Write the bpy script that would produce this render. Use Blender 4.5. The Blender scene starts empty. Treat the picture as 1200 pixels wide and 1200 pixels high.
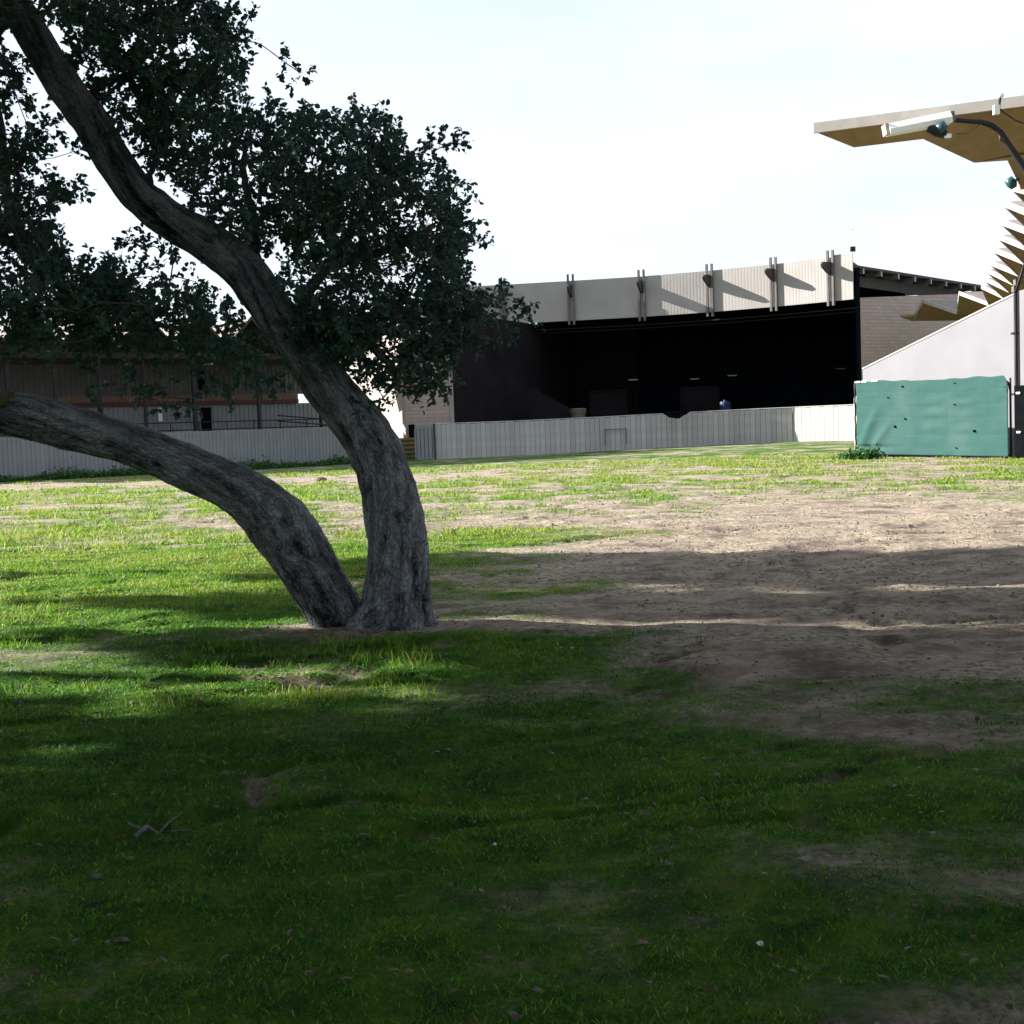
import bpy, math, random
import numpy as np
from mathutils import Vector, Matrix

# ------------------------------------------------------------------ scene, camera, world, sun
S = bpy.context.scene
COL = S.collection
R = math.radians
F, EYE, HOR, ROLL = 1563.0, 1.6, 502.0, R(2.0)          # focal length in 1200 px units, eye height, horizon row
PITCH = math.atan((600 - HOR) / -F)                      # negative: camera looks slightly down
_f = Vector((0, math.cos(PITCH), math.sin(PITCH)))
_u0 = Vector((0, -math.sin(PITCH), math.cos(PITCH)))
_r0 = Vector((1, 0, 0))
_r = math.cos(ROLL) * _r0 - math.sin(ROLL) * _u0
_u = math.sin(ROLL) * _r0 + math.cos(ROLL) * _u0
cam_data = bpy.data.cameras.new('camera')
cam = bpy.data.objects.new('camera', cam_data)
COL.objects.link(cam)
M3 = Matrix((_r, _u, -_f)).transposed()
cam.matrix_world = Matrix.Translation((0, 0, EYE)) @ M3.to_4x4()
cam_data.sensor_width = 36
cam_data.lens = 36 * F / 1200
cam_data.clip_end = 6000
S.camera = cam

SUN_EL = R(24)
SUN_H = Vector((-0.966, 0.259, 0)).normalized()
SUN_DIR = Vector((SUN_H.x * math.cos(SUN_EL), SUN_H.y * math.cos(SUN_EL), math.sin(SUN_EL)))
sd = bpy.data.lights.new('sun', 'SUN')
sd.energy = 5.0
sd.angle = R(0.53)
sd.color = (1.0, 0.95, 0.87)
sun = bpy.data.objects.new('sun', sd)
COL.objects.link(sun)
sun.rotation_euler = SUN_DIR.to_track_quat('Z', 'Y').to_euler()
sun.location = (-30, 20, 40)

W = bpy.data.worlds.new('World')
S.world = W
W.use_nodes = True
wn, wl = W.node_tree.nodes, W.node_tree.links
wn.clear()
wo = wn.new('ShaderNodeOutputWorld')
bg = wn.new('ShaderNodeBackground')
sky = wn.new('ShaderNodeTexSky')
sky.sky_type = 'NISHITA'
sky.sun_disc = False
sky.sun_elevation = SUN_EL
sky.sun_rotation = math.atan2(SUN_H.x, SUN_H.y)
sky.air_density = 1.0
sky.dust_density = 1.5
tc = wn.new('ShaderNodeTexCoord')
mp = wn.new('ShaderNodeMapping')
mp.inputs['Scale'].default_value = (1.2, 1.2, 4.0)
nz = wn.new('ShaderNodeTexNoise')
nz.inputs['Scale'].default_value = 2.2
nz.inputs['Detail'].default_value = 5
rp = wn.new('ShaderNodeMapRange')
rp.inputs['From Min'].default_value = 0.36
rp.inputs['From Max'].default_value = 0.60
rp.inputs['To Min'].default_value = 0.68
rp.inputs['To Max'].default_value = 0.97
mx = wn.new('ShaderNodeMix')
mx.data_type = 'RGBA'
mx.inputs['B'].default_value = (5.6, 6.15, 6.85, 1)      # thin bright cloud veil over the whole sky
wl.new(tc.outputs['Generated'], mp.inputs['Vector'])
wl.new(mp.outputs['Vector'], nz.inputs['Vector'])
wl.new(nz.outputs['Fac'], rp.inputs['Value'])
wl.new(rp.outputs['Result'], mx.inputs['Factor'])
wl.new(sky.outputs['Color'], mx.inputs['A'])
wl.new(mx.outputs['Result'], bg.inputs['Color'])
bg.inputs['Strength'].default_value = 0.05
wl.new(bg.outputs['Background'], wo.inputs['Surface'])

S.view_settings.view_transform = 'Standard'
S.view_settings.look = 'None'
S.view_settings.exposure = 1.95
S.view_settings.gamma = 1.0
S.view_settings.use_curve_mapping = False
S.cycles.max_bounces = 6
S.cycles.transparent_max_bounces = 6
S.render.engine = 'CYCLES'


# ------------------------------------------------------------------ helpers
def ray(px, py):
    return _f + _r * ((px - 600) / F) + _u * ((600 - py) / F)


def at(px, py, Y):
    d = ray(px, py)
    k = Y / d.y
    return Vector((d.x * k, Y, EYE + d.z * k))


def ratio(px, py):
    d = ray(px, py)
    return d.x / d.y


def V(*a):
    return Vector(a)


def _hash(ix, iy, seed):
    n = (ix.astype(np.int64) * 374761393 + iy.astype(np.int64) * 668265263 + seed * 974711) & 0x7fffffff
    n = ((n ^ (n >> 13)) * 1274126177) & 0x7fffffff
    return ((n ^ (n >> 16)) & 0xffff) / 65535.0


def vnoise(x, y, seed=0):
    x = np.asarray(x, float)
    y = np.asarray(y, float)
    ix, iy = np.floor(x), np.floor(y)
    fx, fy = x - ix, y - iy
    fx = fx * fx * (3 - 2 * fx)
    fy = fy * fy * (3 - 2 * fy)
    a = _hash(ix, iy, seed)
    b = _hash(ix + 1, iy, seed)
    c = _hash(ix, iy + 1, seed)
    d = _hash(ix + 1, iy + 1, seed)
    return (a * (1 - fx) + b * fx) * (1 - fy) + (c * (1 - fx) + d * fx) * fy


def fbm(x, y, seed=0, oct=4):
    t, a, s = 0, 0.5, 0
    for k in range(oct):
        t = t + a * vnoise(np.asarray(x) * 2 ** k, np.asarray(y) * 2 ** k, seed + k * 17)
        s += a
        a *= 0.5
    return t / s


def sst(a, b, x):
    t = np.clip((np.asarray(x, float) - a) / (b - a), 0, 1)
    return t * t * (3 - 2 * t)


ORG = {}


def mesh_np(name, verts, faces, mats=None, smooth=False):
    """verts (n,3), faces list of index tuples or an (m,k) array"""
    me = bpy.data.meshes.new(name)
    verts = np.asarray(verts, np.float32)
    if isinstance(faces, np.ndarray):
        m, k = faces.shape
        me.vertices.add(len(verts))
        me.vertices.foreach_set('co', verts.ravel())
        me.loops.add(m * k)
        me.loops.foreach_set('vertex_index', faces.astype(np.int32).ravel())
        me.polygons.add(m)
        me.polygons.foreach_set('loop_start', np.arange(0, m * k, k, dtype=np.int32))
        me.polygons.foreach_set('loop_total', np.full(m, k, np.int32))
        if smooth:
            me.polygons.foreach_set('use_smooth', np.ones(m, bool))
        me.update(calc_edges=True)
    else:
        me.from_pydata([tuple(v) for v in verts], [], faces)
        if smooth:
            me.polygons.foreach_set('use_smooth', np.ones(len(me.polygons), bool))
        me.update()
    if mats:
        me.materials.append(mats)
    return me


def link(o, parent=None, org=None):
    COL.objects.link(o)
    if parent is not None:
        o.parent = parent
        ORG[o.name] = ORG[parent.name]
    else:
        ORG[o.name] = Vector(org or (0, 0, 0))
    return o


def tag(o, label=None, cat=None, group=None, kind=None):
    if label:
        o['label'] = label
    if cat:
        o['category'] = cat
    if group:
        o['group'] = group
    if kind:
        o['kind'] = kind
    return o


def thing(name, loc, label, cat, group=None):
    o = bpy.data.objects.new(name, None)
    o.location = loc
    o.empty_display_size = 0.3
    link(o, None, loc)
    return tag(o, label, cat, group)


class MB:
    def __init__(s):
        s.v, s.f = [], []

    def add(s, vs, fs):
        n = len(s.v)
        s.v += [Vector(v) for v in vs]
        s.f += [tuple(i + n for i in f) for f in fs]
        return s

    def box(s, c, size, ax=None):
        c = Vector(c)
        ax = ax or (V(1, 0, 0), V(0, 1, 0), V(0, 0, 1))
        h = [a * (d / 2) for a, d in zip(ax, size)]
        vs = [c + h[0] * i + h[1] * j + h[2] * k for i in (-1, 1) for j in (-1, 1) for k in (-1, 1)]
        return s.add(vs, [(0, 1, 3, 2), (4, 6, 7, 5), (0, 4, 5, 1), (2, 3, 7, 6), (0, 2, 6, 4), (1, 5, 7, 3)])

    def prism(s, pts, off):
        off = Vector(off)
        n = len(pts)
        vs = [Vector(p) for p in pts] + [Vector(p) + off for p in pts]
        fs = [tuple(range(n))[::-1], tuple(range(n, 2 * n))]
        fs += [(i, (i + 1) % n, n + (i + 1) % n, n + i) for i in range(n)]
        return s.add(vs, fs)

    def tube(s, pts, rad, sides=8, cap=True):
        pts = [Vector(p) for p in pts]
        if not hasattr(rad, '__len__'):
            rad = [rad] * len(pts)
        vs, fs = [], []
        up = None
        for i, p in enumerate(pts):
            t = (pts[min(i + 1, len(pts) - 1)] - pts[max(i - 1, 0)]).normalized()
            if up is None:
                up = t.orthogonal().normalized()
            else:
                up = (up - t * up.dot(t)).normalized()
            w = t.cross(up)
            for k in range(sides):
                a = 2 * math.pi * k / sides
                vs.append(p + (up * math.cos(a) + w * math.sin(a)) * rad[i])
        for i in range(len(pts) - 1):
            for k in range(sides):
                a, b = i * sides + k, i * sides + (k + 1) % sides
                fs.append((a, b, b + sides, a + sides))
        if cap:
            fs.append(tuple(range(sides))[::-1])
            fs.append(tuple(range((len(pts) - 1) * sides, len(pts) * sides)))
        return s.add(vs, fs)

    def build(s, name, mat, parent=None, smooth=False, bevel=0):
        org = ORG[parent.name] if parent is not None else V(0, 0, 0)
        me = mesh_np(name, [v - org for v in s.v], s.f, mat, smooth)
        o = bpy.data.objects.new(name, me)
        link(o, parent)
        if bevel:
            b = o.modifiers.new('bevel', 'BEVEL')
            b.width = bevel
            b.segments = 2
        return o


def inst(src_mesh, name, loc, rotz, parent):
    o = bpy.data.objects.new(name, src_mesh)
    COL.objects.link(o)
    o.parent = parent
    o.location = Vector(loc) - ORG[parent.name]
    o.rotation_euler = (0, 0, rotz)
    ORG[o.name] = ORG[parent.name]
    return o


# ------------------------------------------------------------------ materials
def mat(name, c1, c2=None, rough=0.8, scale=6.0, bump=0.0, bscale=None, stretch=(1, 1, 1), spec=0.3, metal=0.0,
        dirt=None, detail=6, island=0.0):
    m = bpy.data.materials.new(name)
    m.use_nodes = True
    n, l = m.node_tree.nodes, m.node_tree.links
    p = n['Principled BSDF']
    p.inputs['Roughness'].default_value = rough
    p.inputs['Specular IOR Level'].default_value = spec
    p.inputs['Metallic'].default_value = metal
    c2 = c2 or tuple(x * 0.75 for x in c1)
    tc = n.new('ShaderNodeTexCoord')
    mp = n.new('ShaderNodeMapping')
    mp.inputs['Scale'].default_value = stretch
    l.new(tc.outputs['Object'], mp.inputs['Vector'])
    nz = n.new('ShaderNodeTexNoise')
    nz.inputs['Scale'].default_value = scale
    nz.inputs['Detail'].default_value = detail
    l.new(mp.outputs['Vector'], nz.inputs['Vector'])
    cr = n.new('ShaderNodeMapRange')
    cr.inputs['From Min'].default_value = 0.33
    cr.inputs['From Max'].default_value = 0.67
    l.new(nz.outputs['Fac'], cr.inputs['Value'])
    mx = n.new('ShaderNodeMix')
    mx.data_type = 'RGBA'
    mx.inputs['A'].default_value = (*c1, 1)
    mx.inputs['B'].default_value = (*c2, 1)
    l.new(cr.outputs['Result'], mx.inputs['Factor'])
    out = mx.outputs['Result']
    if dirt:
        n2 = n.new('ShaderNodeTexNoise')
        n2.inputs['Scale'].default_value = scale * 0.23
        n2.inputs['Detail'].default_value = 8
        l.new(mp.outputs['Vector'], n2.inputs['Vector'])
        c3 = n.new('ShaderNodeMapRange')
        c3.inputs['From Min'].default_value = 0.52
        c3.inputs['From Max'].default_value = 0.72
        l.new(n2.outputs['Fac'], c3.inputs['Value'])
        m2 = n.new('ShaderNodeMix')
        m2.data_type = 'RGBA'
        m2.inputs['B'].default_value = (*dirt, 1)
        l.new(out, m2.inputs['A'])
        l.new(c3.outputs['Result'], m2.inputs['Factor'])
        out = m2.outputs['Result']
    if island:
        oi = n.new('ShaderNodeObjectInfo')
        mr = n.new('ShaderNodeMapRange')
        mr.inputs['To Min'].default_value = 1 - island
        mr.inputs['To Max'].default_value = 1 + island * 0.4
        l.new(oi.outputs['Random'], mr.inputs['Value'])
        hs = n.new('ShaderNodeHueSaturation')
        l.new(mr.outputs['Result'], hs.inputs['Value'])
        l.new(out, hs.inputs['Color'])
        out = hs.outputs['Color']
    l.new(out, p.inputs['Base Color'])
    if bump:
        nb = n.new('ShaderNodeTexNoise')
        nb.inputs['Scale'].default_value = bscale or scale * 4
        nb.inputs['Detail'].default_value = 5
        l.new(mp.outputs['Vector'], nb.inputs['Vector'])
        b = n.new('ShaderNodeBump')
        b.inputs['Strength'].default_value = bump
        b.inputs['Distance'].default_value = 0.02
        l.new(nb.outputs['Fac'], b.inputs['Height'])
        l.new(b.outputs['Normal'], p.inputs['Normal'])
    return m


def brick_mat(name, c1, c2, mortar, rot):
    m = mat(name, c1)
    n, l = m.node_tree.nodes, m.node_tree.links
    p = n['Principled BSDF']
    tc = n.new('ShaderNodeTexCoord')
    mp = n.new('ShaderNodeMapping')
    mp.inputs['Rotation'].default_value = (R(90), 0, rot)
    l.new(tc.outputs['Object'], mp.inputs['Vector'])
    # use horizontal run and height as the brick plane
    sx = n.new('ShaderNodeSeparateXYZ')
    l.new(tc.outputs['Object'], sx.inputs['Vector'])
    ad = n.new('ShaderNodeMath')
    l.new(sx.outputs['X'], ad.inputs[0])
    l.new(sx.outputs['Y'], ad.inputs[1])
    cx = n.new('ShaderNodeCombineXYZ')
    l.new(ad.outputs[0], cx.inputs['X'])
    l.new(sx.outputs['Z'], cx.inputs['Y'])
    bt = n.new('ShaderNodeTexBrick')
    bt.inputs['Scale'].default_value = 1.0
    bt.inputs['Brick Width'].default_value = 0.8
    bt.inputs['Row Height'].default_value = 0.22
    bt.inputs['Mortar Size'].default_value = 0.02
    bt.inputs['Color1'].default_value = (*c1, 1)
    bt.inputs['Color2'].default_value = (*c2, 1)
    bt.inputs['Mortar'].default_value = (*mortar, 1)
    l.new(cx.outputs['Vector'], bt.inputs['Vector'])
    l.new(bt.outputs['Color'], p.inputs['Base Color'])
    b = n.new('ShaderNodeBump')
    b.inputs['Strength'].default_value = 0.5
    b.inputs['Distance'].default_value = 0.02
    l.new(bt.outputs['Fac'], b.inputs['Height'])
    b.invert = True
    l.new(b.outputs['Normal'], p.inputs['Normal'])
    return m


def leaf_mat(name, c1, c2, trans=0.35, rough=0.45):
    m = bpy.data.materials.new(name)
    m.use_nodes = True
    n, l = m.node_tree.nodes, m.node_tree.links
    p = n['Principled BSDF']
    p.inputs['Roughness'].default_value = rough
    p.inputs['Specular IOR Level'].default_value = 0.12
    a = n.new('ShaderNodeAttribute')
    a.attribute_name = 'tone'
    mx = n.new('ShaderNodeMix')
    mx.data_type = 'RGBA'
    mx.inputs['A'].default_value = (*c1, 1)
    mx.inputs['B'].default_value = (*c2, 1)
    l.new(a.outputs['Fac'], mx.inputs['Factor'])
    l.new(mx.outputs['Result'], p.inputs['Base Color'])
    t = n.new('ShaderNodeBsdfTranslucent')
    l.new(mx.outputs['Result'], t.inputs['Color'])
    ms = n.new('ShaderNodeMixShader')
    ms.inputs['Fac'].default_value = trans
    l.new(p.outputs['BSDF'], ms.inputs[1])
    l.new(t.outputs['BSDF'], ms.inputs[2])
    l.new(ms.outputs['Shader'], n['Material Output'].inputs['Surface'])
    return m


def bark_mat(name, pale, mid, dark):
    m = bpy.data.materials.new(name)
    m.use_nodes = True
    n, l = m.node_tree.nodes, m.node_tree.links
    p = n['Principled BSDF']
    p.inputs['Roughness'].default_value = 0.92
    p.inputs['Specular IOR Level'].default_value = 0.1
    uv = n.new('ShaderNodeUVMap')

    def mapped(sx, sy):
        mp = n.new('ShaderNodeMapping')
        mp.inputs['Scale'].default_value = (sx, sy, 1)
        l.new(uv.outputs['UV'], mp.inputs['Vector'])
        return mp.outputs['Vector']

    def noise(vec, scale, detail=8, rough=0.65, dist=0.0):
        z = n.new('ShaderNodeTexNoise')
        z.inputs['Scale'].default_value = scale
        z.inputs['Detail'].default_value = detail
        z.inputs['Roughness'].default_value = rough
        z.inputs['Distortion'].default_value = dist
        l.new(vec, z.inputs['Vector'])
        return z.outputs['Fac']

    def math_(op, a, b, c=None):
        x = n.new('ShaderNodeMath')
        x.operation = op
        for k, q in enumerate((a, b, c)):
            if q is None:
                continue
            if isinstance(q, (int, float)):
                x.inputs[k].default_value = q
            else:
                l.new(q, x.inputs[k])
        return x.outputs[0]

    fis = noise(mapped(1.0, 0.38), 34, 8, 0.7, 0.8)         # fissures, longer along the limb
    grit = noise(mapped(1.0, 0.8), 95, 5, 0.7)
    big = noise(mapped(1.0, 0.6), 5.0, 6, 0.65)
    vo = n.new('ShaderNodeTexVoronoi')
    vo.feature = 'DISTANCE_TO_EDGE'
    vo.inputs['Scale'].default_value = 30
    mpv = n.new('ShaderNodeVectorMath')
    mpv.operation = 'ADD'
    zz = n.new('ShaderNodeTexNoise')
    zz.inputs['Scale'].default_value = 9
    l.new(uv.outputs['UV'], zz.inputs['Vector'])
    scl = n.new('ShaderNodeVectorMath')
    scl.operation = 'SCALE'
    scl.inputs['Scale'].default_value = 0.12
    l.new(zz.outputs['Color'], scl.inputs[0])
    l.new(mapped(1.0, 0.4), mpv.inputs[0])
    l.new(scl.outputs['Vector'], mpv.inputs[1])
    l.new(mpv.outputs['Vector'], vo.inputs['Vector'])
    crack = n.new('ShaderNodeMapRange')
    crack.inputs['From Min'].default_value = 0.0
    crack.inputs['From Max'].default_value = 0.16
    l.new(vo.outputs['Distance'], crack.inputs['Value'])
    att = n.new('ShaderNodeAttribute')
    att.attribute_name = 'rough'
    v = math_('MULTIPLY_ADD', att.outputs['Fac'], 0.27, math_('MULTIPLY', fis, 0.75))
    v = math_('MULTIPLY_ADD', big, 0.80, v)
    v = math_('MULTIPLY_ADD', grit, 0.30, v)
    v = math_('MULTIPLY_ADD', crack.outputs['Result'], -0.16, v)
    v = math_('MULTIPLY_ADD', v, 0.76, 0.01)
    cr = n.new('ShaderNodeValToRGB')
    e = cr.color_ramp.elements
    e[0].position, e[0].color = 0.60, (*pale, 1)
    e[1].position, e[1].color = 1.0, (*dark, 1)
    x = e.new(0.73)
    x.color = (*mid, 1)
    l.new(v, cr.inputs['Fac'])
    l.new(cr.outputs['Color'], p.inputs['Base Color'])
    hgt = math_('MULTIPLY_ADD', crack.outputs['Result'], 0.5, math_('MULTIPLY', math_('ADD', fis, math_('MULTIPLY', grit, 0.5)), -1.0))
    b = n.new('ShaderNodeBump')
    b.inputs['Strength'].default_value = 1.0
    b.inputs['Distance'].default_value = 0.035
    l.new(hgt, b.inputs['Height'])
    l.new(b.outputs['Normal'], p.inputs['Normal'])
    return m


MT = {}
MT['fence_white'] = mat('painted_fence', (0.38, 0.37, 0.365), (0.32, 0.31, 0.305), 0.6, 2.0, 0.1, dirt=(0.24, 0.22, 0.20), island=0.16)
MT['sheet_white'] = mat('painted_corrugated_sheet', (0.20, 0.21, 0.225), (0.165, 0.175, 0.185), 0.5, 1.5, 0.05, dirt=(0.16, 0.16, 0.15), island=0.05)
MT['facade'] = mat('beige_corrugated_sheet', (0.30, 0.28, 0.272), (0.265, 0.248, 0.238), 0.6, 1.0, 0.05, dirt=(0.27, 0.245, 0.22))
MT['trim_dark'] = mat('brown_painted_timber', (0.05, 0.042, 0.042), (0.035, 0.03, 0.03), 0.7, 4, 0.2)
MT['post'] = mat('grey_painted_steel_post', (0.13, 0.115, 0.115), (0.09, 0.08, 0.08), 0.6, 3)
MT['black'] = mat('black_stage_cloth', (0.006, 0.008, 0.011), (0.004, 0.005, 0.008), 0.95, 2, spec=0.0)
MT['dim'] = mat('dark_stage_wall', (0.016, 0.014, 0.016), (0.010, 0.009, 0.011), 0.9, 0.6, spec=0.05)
MT['brick'] = brick_mat('brown_block_wall', (0.42, 0.33, 0.295), (0.36, 0.28, 0.25), (0.29, 0.235, 0.21), 0)
MT['plaster'] = mat('pale_pink_plaster', (0.31, 0.265, 0.25), (0.28, 0.235, 0.22), 0.8, 1.2, dirt=(0.31, 0.26, 0.235))
MT['concrete'] = mat('white_painted_concrete', (0.188, 0.186, 0.203), (0.17, 0.168, 0.184), 0.85, 0.8, 0.1, dirt=(0.165, 0.146, 0.152), spec=0.1)
MT['soffit'] = mat('brown_timber_soffit', (0.27, 0.175, 0.088), (0.22, 0.14, 0.072), 0.7, 3, stretch=(1, 1, 1))
MT['roof_top'] = mat('pale_roof_felt', (0.20, 0.175, 0.17), (0.16, 0.14, 0.135), 0.9, 2)
MT['fascia'] = mat('white_painted_fascia', (0.36, 0.33, 0.31), (0.30, 0.275, 0.25), 0.6, 3)
MT['roof_brown'] = mat('dark_brown_plywood', (0.042, 0.036, 0.034), (0.033, 0.028, 0.027), 0.8, 2)
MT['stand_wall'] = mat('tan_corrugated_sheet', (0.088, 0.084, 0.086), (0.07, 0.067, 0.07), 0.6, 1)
MT['orange'] = mat('tan_painted_beam', (0.14, 0.085, 0.055), (0.11, 0.065, 0.045), 0.6, 2)
MT['rust'] = mat('rust_red_painted_beam', (0.09, 0.03, 0.02), (0.06, 0.022, 0.017), 0.7, 2)
MT['steel_dark'] = mat('dark_steel', (0.02, 0.02, 0.023), (0.013, 0.013, 0.015), 0.6, 3, spec=0.2)
MT['lamp_white'] = mat('white_lamp_housing', (0.75, 0.75, 0.73), (0.7, 0.7, 0.68), 0.35, 2)
MT['teal'] = mat('teal_lens', (0.03, 0.085, 0.10), (0.02, 0.06, 0.08), 0.3, 3)
MT['tarp'] = mat('green_windscreen_cloth', (0.026, 0.067, 0.062), (0.022, 0.061, 0.056), 0.9, 2, 0.2, 45, dirt=(0.037, 0.076, 0.073), spec=0.1)
MT['hole'] = mat('dark_hole', (0.005, 0.006, 0.007), None, 0.95, 3, spec=0.0)
MT['yellow'] = mat('yellow_step_paint', (0.22, 0.17, 0.04), (0.14, 0.11, 0.03), 0.7, 5)
MT['step'] = mat('dark_step', (0.07, 0.06, 0.05), None, 0.8, 5)
MT['cream'] = mat('cream_plastic', (0.12, 0.115, 0.08), (0.10, 0.09, 0.065), 0.5, 3)
MT['blue'] = mat('blue_plastic', (0.005, 0.016, 0.07), (0.004, 0.012, 0.055), 0.6, 3)
MT['earth'] = mat('brown_earth', (0.11, 0.05, 0.03), (0.07, 0.035, 0.02), 0.95, 9, 0.6)
MT['twig'] = mat('grey_lichen_twig', (0.16, 0.18, 0.18), (0.06, 0.065, 0.06), 0.9, 40, 0.4)
MT['litter'] = mat('white_paper', (0.75, 0.75, 0.75), (0.6, 0.6, 0.6), 0.7, 20)
MT['bark'] = bark_mat('oak_bark', (0.40, 0.42, 0.45), (0.235, 0.25, 0.27), (0.025, 0.025, 0.027))
MT['twigbark'] = mat('oak_twig_bark', (0.09, 0.08, 0.075), (0.05, 0.045, 0.04), 0.9, 20)
MT['wood_pale'] = mat('broken_pale_wood', (0.13, 0.095, 0.065), (0.07, 0.05, 0.035), 0.9, 20, 0.4)
MT['leaf'] = leaf_mat('oak_leaf', (0.026, 0.064, 0.058), (0.075, 0.130, 0.090), 0.2, 0.55)
MT['leaf_far'] = leaf_mat('shade_tree_leaf', (0.02, 0.04, 0.018), (0.04, 0.065, 0.025), 0.12)
MT['leaf_bg'] = leaf_mat('far_tree_leaf', (0.035, 0.06, 0.03), (0.06, 0.085, 0.045), 0.2)
MT['weed'] = leaf_mat('weed_leaf', (0.025, 0.075, 0.02), (0.05, 0.13, 0.03), 0.35)
MT['dead_leaf'] = leaf_mat('dead_leaf', (0.035, 0.024, 0.016), (0.10, 0.075, 0.05), 0.1)


def grass_mat():
    m = bpy.data.materials.new('grass_blade')
    m.use_nodes = True
    n, l = m.node_tree.nodes, m.node_tree.links
    p = n['Principled BSDF']
    p.inputs['Roughness'].default_value = 0.6
    p.inputs['Specular IOR Level'].default_value = 0.2
    a = n.new('ShaderNodeAttribute')
    a.attribute_name = 'tone'
    cr = n.new('ShaderNodeValToRGB')
    e = cr.color_ramp.elements
    e[0].position = 0.0
    e[0].color = (0.008, 0.056, 0.010, 1)
    e[1].position = 1.0
    e[1].color = (0.30, 0.26, 0.14, 1)
    x = e.new(0.45)
    x.color = (0.082, 0.228, 0.012, 1)
    x = e.new(0.72)
    x.color = (0.25, 0.32, 0.034, 1)
    l.new(a.outputs['Fac'], cr.inputs['Fac'])
    l.new(cr.outputs['Color'], p.inputs['Base Color'])
    t = n.new('ShaderNodeBsdfTranslucent')
    l.new(cr.outputs['Color'], t.inputs['Color'])
    ms = n.new('ShaderNodeMixShader')
    ms.inputs['Fac'].default_value = 0.4
    l.new(p.outputs['BSDF'], ms.inputs[1])
    l.new(t.outputs['BSDF'], ms.inputs[2])
    l.new(ms.outputs['Shader'], n['Material Output'].inputs['Surface'])
    return m


MT['grass'] = grass_mat()


def ground_mat():
    m = bpy.data.materials.new('field_soil_and_turf')
    m.use_nodes = True
    n, l = m.node_tree.nodes, m.node_tree.links
    p = n['Principled BSDF']
    p.inputs['Roughness'].default_value = 0.95
    p.inputs['Specular IOR Level'].default_value = 0.08
    tc = n.new('ShaderNodeTexCoord')

    def noise(scale, detail=6, rough=0.6, st=(1, 1, 1)):
        mp = n.new('ShaderNodeMapping')
        mp.inputs['Scale'].default_value = st
        l.new(tc.outputs['Object'], mp.inputs['Vector'])
        z = n.new('ShaderNodeTexNoise')
        z.inputs['Scale'].default_value = scale
        z.inputs['Detail'].default_value = detail
        z.inputs['Roughness'].default_value = rough
        l.new(mp.outputs['Vector'], z.inputs['Vector'])
        return z.outputs['Fac']

    def ramp(src, cols):
        c = n.new('ShaderNodeValToRGB')
        e = c.color_ramp.elements
        e[0].position, e[0].color = cols[0][0], (*cols[0][1], 1)
        e[1].position, e[1].color = cols[-1][0], (*cols[-1][1], 1)
        for q, k in cols[1:-1]:
            x = e.new(q)
            x.color = (*k, 1)
        l.new(src, c.inputs['Fac'])
        return c.outputs['Color']

    dirt = ramp(noise(1.7, 10, 0.72), [(0.30, (0.06, 0.046, 0.038)), (0.45, (0.17, 0.135, 0.112)), (0.56, (0.34, 0.27, 0.225)), (0.75, (0.49, 0.41, 0.35))])
    dead = ramp(noise(14, 6, 0.7), [(0.36, (0.10, 0.075, 0.055)), (0.5, (0.33, 0.28, 0.21)), (0.66, (0.50, 0.44, 0.35))])
    mx0 = n.new('ShaderNodeMix')
    mx0.data_type = 'RGBA'
    mr0 = n.new('ShaderNodeMapRange')
    mr0.inputs['From Min'].default_value = 0.42
    mr0.inputs['From Max'].default_value = 0.58
    l.new(noise(0.9, 8, 0.7), mr0.inputs['Value'])
    l.new(mr0.outputs['Result'], mx0.inputs['Factor'])
    l.new(dirt, mx0.inputs['A'])
    l.new(dead, mx0.inputs['B'])
    turf = ramp(noise(3.2, 10, 0.75), [(0.32, (0.010, 0.026, 0.008)), (0.48, (0.036, 0.105, 0.012)), (0.62, (0.10, 0.175, 0.018)), (0.78, (0.20, 0.21, 0.07))])
    at_ = n.new('ShaderNodeAttribute')
    at_.attribute_name = 'grass'
    sub = n.new('ShaderNodeMath')
    sub.operation = 'MULTIPLY_ADD'
    l.new(noise(5.0, 10, 0.8), sub.inputs[0])
    sub.inputs[1].default_value = 1.5
    l.new(at_.outputs['Fac'], sub.inputs[2])
    mr = n.new('ShaderNodeMapRange')
    mr.inputs['From Min'].default_value = 0.98
    mr.inputs['From Max'].default_value = 1.50
    l.new(sub.outputs[0], mr.inputs['Value'])
    mx = n.new('ShaderNodeMix')
    mx.data_type = 'RGBA'
    l.new(mr.outputs['Result'], mx.inputs['Factor'])
    l.new(mx0.outputs['Result'], mx.inputs['A'])
    l.new(turf, mx.inputs['B'])
    l.new(mx.outputs['Result'], p.inputs['Base Color'])
    b = n.new('ShaderNodeBump')
    b.inputs['Strength'].default_value = 1.0
    b.inputs['Distance'].default_value = 0.05
    ad = n.new('ShaderNodeMath')
    ad.operation = 'ADD'
    l.new(noise(9, 8, 0.7), ad.inputs[0])
    l.new(noise(40, 4, 0.7), ad.inputs[1])
    l.new(ad.outputs[0], b.inputs['Height'])
    l.new(b.outputs['Normal'], p.inputs['Normal'])
    return m


# ------------------------------------------------------------------ ground
TREE = at(445, 733, 11.0)


def rut_np(x, y):
    """ruts and hollows that run roughly across the view"""
    r = fbm(x * 0.55 + 3, y * 1.7 - 0.30 * x + 1, 21, 3)
    return np.exp(-((r - 0.5) / 0.035) ** 2) * sst(0.35, 0.6, vnoise(x * 0.6, y * 0.7, 5))


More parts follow.
